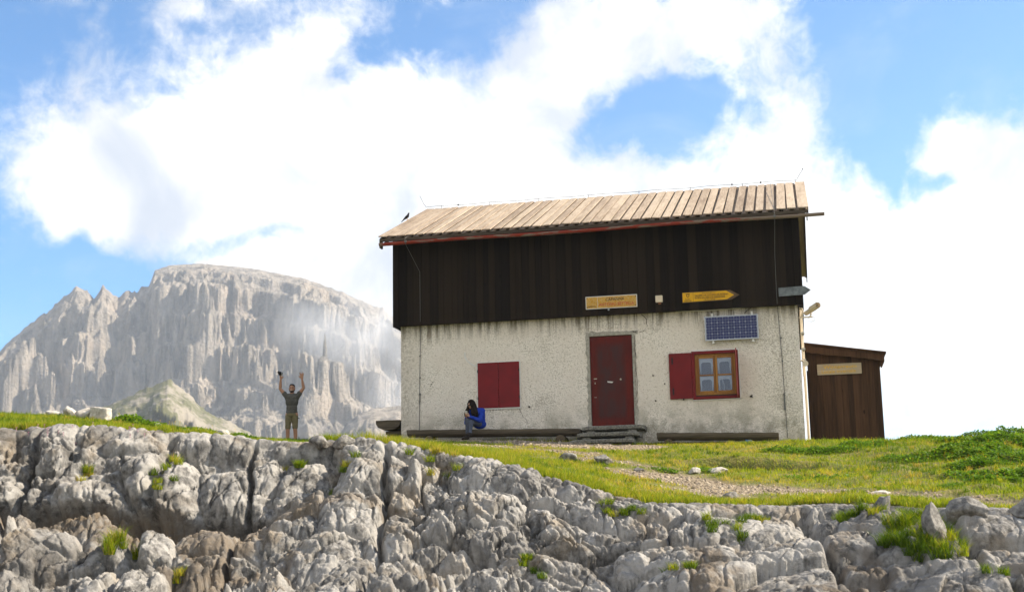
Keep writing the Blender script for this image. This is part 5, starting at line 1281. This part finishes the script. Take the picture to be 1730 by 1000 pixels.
# ---- standing man, arms raised
MX, MY = -3.36, 1.17
MZ = -.175
MZ += .02
man = empty('person', (MX, MY, MZ), 'man in grey t-shirt and khaki shorts standing on the rocks with both arms raised', 'person', .20)
LE, LW, RE, RW = (-.315, .0, 1.555), (-.295, -.03, 1.805), (.305, .0, 1.57), (.265, -.03, 1.80)
SL_, SR_ = (-.165, .01, 1.375), (.165, .01, 1.375)
sh_ = []
for sg, hx in ((-1, -.085), (1, .085)):
    kx = sg * .098; ax = sg * .105
    sh_ += [cone((hx, 0, .86), .088, (kx, -.015, .47), .055), cone((kx, -.015, .47), .055, (kx + sg * .004, .02, .34), .053), cone((kx + sg * .004, .02, .34), .053, (ax, .02, .09), .035),
            cone((ax, .03, .05), .04, (ax + sg * .015, -.14, .035), .036)]
sh_ += [ell((0, 0, .90), (.152, .10, .12)), ell((0, 0, 1.04), (.120, .08, .17)), ell((0, 0, 1.22), (.145, .09, .19)), cone((-.12, .01, 1.35), .07, (.12, .01, 1.35), .07)]
for S_, E_, Wr in ((SL_, LE, LW), (SR_, RE, RW)):
    md = [(S_[i] * .45 + E_[i] * .55) for i in range(3)]; m2 = [(E_[i] * .65 + Wr[i] * .35) for i in range(3)]
    sh_ += [cone(S_, .058, md, .05), cone(md, .05, E_, .038), cone(E_, .039, m2, .041), cone(m2, .041, Wr, .026)]
sh_ += [cone((0, .01, 1.38), .056, (0, -.005, 1.47), .052), ell((0, -.01, 1.565), (.076, .096, .105)), ell((0, -.035, 1.50), (.056, .068, .062)), cone((0, -.10, 1.555), .010, (0, -.118, 1.53), .015),
        ell((-.078, .0, 1.545), (.012, .02, .03)), ell((.078, .0, 1.545), (.012, .02, .03)), ell((0, -.092, 1.585), (.05, .016, .012))]
sh_ += hand(RW, (-.05, -.05, 1), (-1, 0, .0), (0, -1, 0), 1.15, .0, .42) + hand(LW, (.08, -.12, 1), (1, 0, .0), (0, -1, 0), 1.0, .55, .08)
body = fuse('body', sh_, .0065, SKIN, man, 3)
ts = [ell((0, 0, 1.03), (.150, .115, .18)), ell((0, 0, .93), (.158, .120, .11)), ell((0, 0, 1.21), (.176, .130, .18)), ell((0, -.01, 1.30), (.15, .125, .10)), cone((-.11, .0, 1.345), .084, (.11, .0, 1.345), .084)]
for S_, E_ in ((SL_, LE), (SR_, RE)):
    md = [(S_[i] * .72 + E_[i] * .28) for i in range(3)]; ts.append(cone(S_, .070, md, .066))
    ts.append(cone((S_[0] * .7, .01, 1.28), .07, (S_[0] * .95, S_[1], S_[2] - .01), .064))
fuse('t_shirt', ts, .009, simple('dark grey cotton', (.085, .08, .068), .9, .2, 20), man, 3, .006)
st_ = [ell((0, 0, .86), (.168, .12, .09))]
for sg in (-1, 1): st_ += [cone((sg * .080, 0, .83), .092, (sg * .095, -.01, .53), .076, 16)]
shorts = fuse('shorts', st_, .009, simple('khaki cotton', (.15, .125, .065), .9, .18, 20), man, 3, .006)
MB().tube([(.165, -.03, .78), (.21, -.05, .755)], .012, 8).build('belt_tag', BLACK, shorts)
fuse('hair', [ell((0, .012, 1.61), (.080, .096, .075)), ell((0, -.035, 1.65), (.060, .05, .030)), ell((0, .055, 1.56), (.076, .06, .09))], .008, HAIR, man, 2, .004)
fuse('beard', [ell((0, -.052, 1.478), (.049, .052, .036)), cone((-.060, -.015, 1.52), .017, (-.042, -.055, 1.475), .018), cone((.060, -.015, 1.52), .017, (.042, -.055, 1.475), .018)], .007, HAIR, man, 2)
for sg in (-1, 1):
    e_ = fuse('eye', [ell((sg * .031, -.096, 1.568), (.013, .008, .007))], .0035, HAIR, man, 1)
    fuse('eyebrow', [cone((sg * .016, -.103, 1.586), .005, (sg * .045, -.092, 1.589), .005)], .003, HAIR, man, 1)
fuse('teeth', [ell((0, -.104, 1.508), (.022, .008, .006))], .003, simple('teeth', (.6, .56, .5), .4, .02), man, 1)
for sg in (-1, 1): fuse('shoe', [cone((sg * .106, .035, .045), .048, (sg * .122, -.15, .035), .043)], .008, simple('dark shoe', (.04, .035, .03), .8), man, 2)
ph_ = empty('camera', (MX - .285, MY - .12, MZ + 1.93), 'small black camera held up in the raised hand of the standing man', 'camera', .2)
MB().bbox(-.055, .06, -.025, .03, -.02, .055, .012).bbox(-.02, .03, -.02, .02, .055, .075, .006).build('camera_body', BLACK, ph_)
MB().tube([(-.0, -.02, .018), (-.045, -.075, .06)], [.03, .034], 14).build('lens', BLACK, ph_)
MB().tube([(.035, -.03, .06), (.05, -.035, .0), (.03, -.03, -.06)], .006, 5).build('strap', WHITEP, ph_)

# ---- seated woman
wo = empty('person', (1.98, -.45, -.28), 'woman with long dark hair and blue jacket sitting on the bench with her phone', 'person')
def L(x, y, z): return (x - 1.98, y + .45, z + .28)
hipR, hipL = L(2.03, -.45, .12), L(2.17, -.42, .11)
kR, kL = L(1.915, -.86, .19), L(2.00, -.84, .14)
aR, aL = L(1.90, -.80, -.21), L(2.00, -.93, -.15)
shR, shL, nk = L(1.95, -.60, .42), L(2.22, -.55, .42), L(2.05, -.63, .46)
eR, eL = L(1.84, -.66, .14), L(2.20, -.74, .17)
wR, wL = L(1.90, -.90, .25), L(1.985, -.91, .26)
hd = Vector(L(1.985, -.735, .575))
tilt = Matrix.Rotation(R(28), 3, 'X') @ Matrix.Rotation(R(0), 3, 'Y'); yaw_ = Matrix.Rotation(R(-22), 3, 'Z'); HR = yaw_ @ tilt
def hp(x, y, z): return hd + HR @ Vector((x, y, z))
sh_ = [ell(L(2.11, -.43, .12), (.15, .12, .11)), cone(L(2.11, -.44, .2), .11, L(2.09, -.56, .40), .10), cone(shR, .05, shL, .05), cone(nk, .045, hp(0, .02, -.07), .042),
       ell(hd, (.070, .088, .095), rot=HR), ell(hp(0, -.03, -.055), (.05, .06, .055), rot=HR), cone(hp(0, -.088, .0), .008, hp(0, -.105, -.02), .012)]
for h_, k_, a_, fd in ((hipR, kR, aR, (-.05, -.20, -.05)), (hipL, kL, aL, (-.03, -.20, -.03))):
    k_ = Vector(k_); a_ = Vector(a_); md = k_ * .65 + a_ * .35 + Vector((0, .02, 0))
    sh_ += [cone(h_, .075, k_, .052), cone(k_, .052, md, .048), cone(md, .048, a_, .032), cone(a_ + Vector((0, .02, -.02)), .032, a_ + Vector(fd), .026)]
for s_, e_, w_ in ((shR, eR, wR), (shL, eL, wL)): sh_ += [cone(s_, .045, e_, .036), cone(e_, .036, w_, .023)]
sh_ += hand(wR, (.25, -.6, .35), (.7, 0, .5), (.5, .3, .6), .88, .5, .05) + hand(wL, (-.45, -.5, .4), (-.3, 0, .8), (-.6, .3, .3), .88, .5, .05)
fuse('body', sh_, .0065, SKIN2, wo, 3)
jk = [ell(L(2.12, -.43, .11), (.165, .13, .12)), cone(L(2.12, -.44, .16), .135, L(2.09, -.56, .38), .125), cone(shR, .068, shL, .072), cone(L(2.14, -.46, .2), .13, L(2.16, -.52, .36), .12)]
for s_, e_, w_ in ((shR, eR, wR), (shL, eL, wL)): jk += [cone(s_, .066, e_, .056), cone(e_, .056, [w_[i] * .9 + e_[i] * .1 for i in range(3)], .040)]
fuse('jacket', jk, .009, simple('royal blue fleece', (.012, .040, .30), .85, .2, 12), wo, 3, .008)
tr_ = []
for h_, k_, a_ in ((hipR, kR, aR), (hipL, kL, aL)):
    k_ = Vector(k_); a_ = Vector(a_); md = k_ * .65 + a_ * .35 + Vector((0, .02, 0)); tr_ += [cone(h_, .086, k_, .060), cone(k_, .060, md, .055), cone(md, .055, a_ + Vector((0, 0, .02)), .040)]
fuse('trousers', tr_, .008, simple('grey blue leggings', (.075, .085, .115), .9, .15, 18), wo, 3, .003)
hr_ = [ell(hp(0, .015, .012), (.084, .095, .100), rot=HR), cone(hp(-.062, .0, -.02), .045, L(1.865, -.78, .33), .045), cone(hp(.062, .0, -.02), .055, L(2.10, -.76, .36), .065), cone(hp(0, .07, .0), .07, L(2.06, -.64, .34), .09),
       cone(L(1.865, -.78, .36), .04, L(1.85, -.79, .29), .022), cone(L(2.10, -.76, .38), .06, L(2.08, -.80, .27), .035), cone(hp(.035, -.065, .03), .03, hp(.06, -.05, -.09), .045), cone(hp(-.05, -.045, .04), .022, hp(-.065, -.03, -.10), .034), cone(hp(.05, -.06, -.07), .045, L(2.04, -.83, .34), .035)]
fuse('hair', hr_, .009, HAIR2, wo, 2, .009)
gl_ = [cone(hp(-.045, -.088, .012), .012, hp(-.015, -.096, .010), .014), cone(hp(.015, -.096, .010), .014, hp(.045, -.088, .012), .012)]
fuse('sunglasses', gl_, .005, BLACK, wo, 1)
for a_, fd in ((aR, (-.05, -.19, -.055)), (aL, (-.02, -.19, -.04))):
    a_ = Vector(a_); fuse('shoe', [cone(a_ + Vector((0, .025, -.02)), .048, a_ + Vector(fd) * 1.12, .042), cone(a_ + Vector((0, .01, .02)), .042, a_ + Vector((0, .02, -.02)), .04)], .008, simple('brown hiking shoe', (.045, .035, .028), .8, .4), wo, 2)
po_ = empty('phone', (1.925, -.985, .335), 'white smartphone in the hands of the seated woman', 'phone'); po_.rotation_euler = (R(-50), R(8), R(-10))
MB().bbox(-.036, .036, -.070, .070, -.005, .005, .004).build('phone_case', WHITEP, po_); MB().box(-.031, .031, -.060, .060, .0052, .0062).build('screen', BLACK, po_)

# ---- bird on the verge
bx, by, bz = -.29, 1.55, 5.84
bd = empty('bird', (bx, by, bz), 'small black bird perched on the left edge of the roof', 'bird')
fuse('body', [cone((.015, 0, .125), .042, (-.035, 0, .085), .038), ell((0.03, -.0, .15), (.034, .032, .035)), cone((.03, 0, .15), .03, (.045, -.01, .19), .022), ell((.05, -.012, .20), (.024, .020, .021)),
              cone((-.04, 0, .085), .03, (-.10, .0, .03), .014), cone((-.08, 0, .05), .014, (-.15, .0, -.015), .012)], .005, simple('black plumage', (.012, .012, .014), .5, .3, 40), bd, 2)
for sg in (-1, 1): fuse('wing', [cone((.01, sg * .034, .135), .018, (-.07, sg * .03, .06), .014), cone((-.07, sg * .03, .06), .012, (-.115, sg * .018, .022), .006)], .005, simple('wing plumage', (.016, .016, .019), .45, .3, 40), bd, 1)
fuse('beak', [cone((.068, -.015, .20), .008, (.095, -.02, .198), .003)], .003, simple('yellow beak', (.45, .30, .03), .5), bd, 1)
mb = MB()
for sg in (-1, 1):
    mb.tube([(.005, sg * .014, .09), (.02, sg * .016, .04), (.012, sg * .016, .004)], .004, 6)
    for t_ in (-.3, 0, .3): mb.tube([(.012, sg * .016, .004), (.038, sg * .016 + t_ * .04, .002)], .0025, 5)
mb.build('legs', simple('pale legs', (.40, .22, .12), .6), bd)
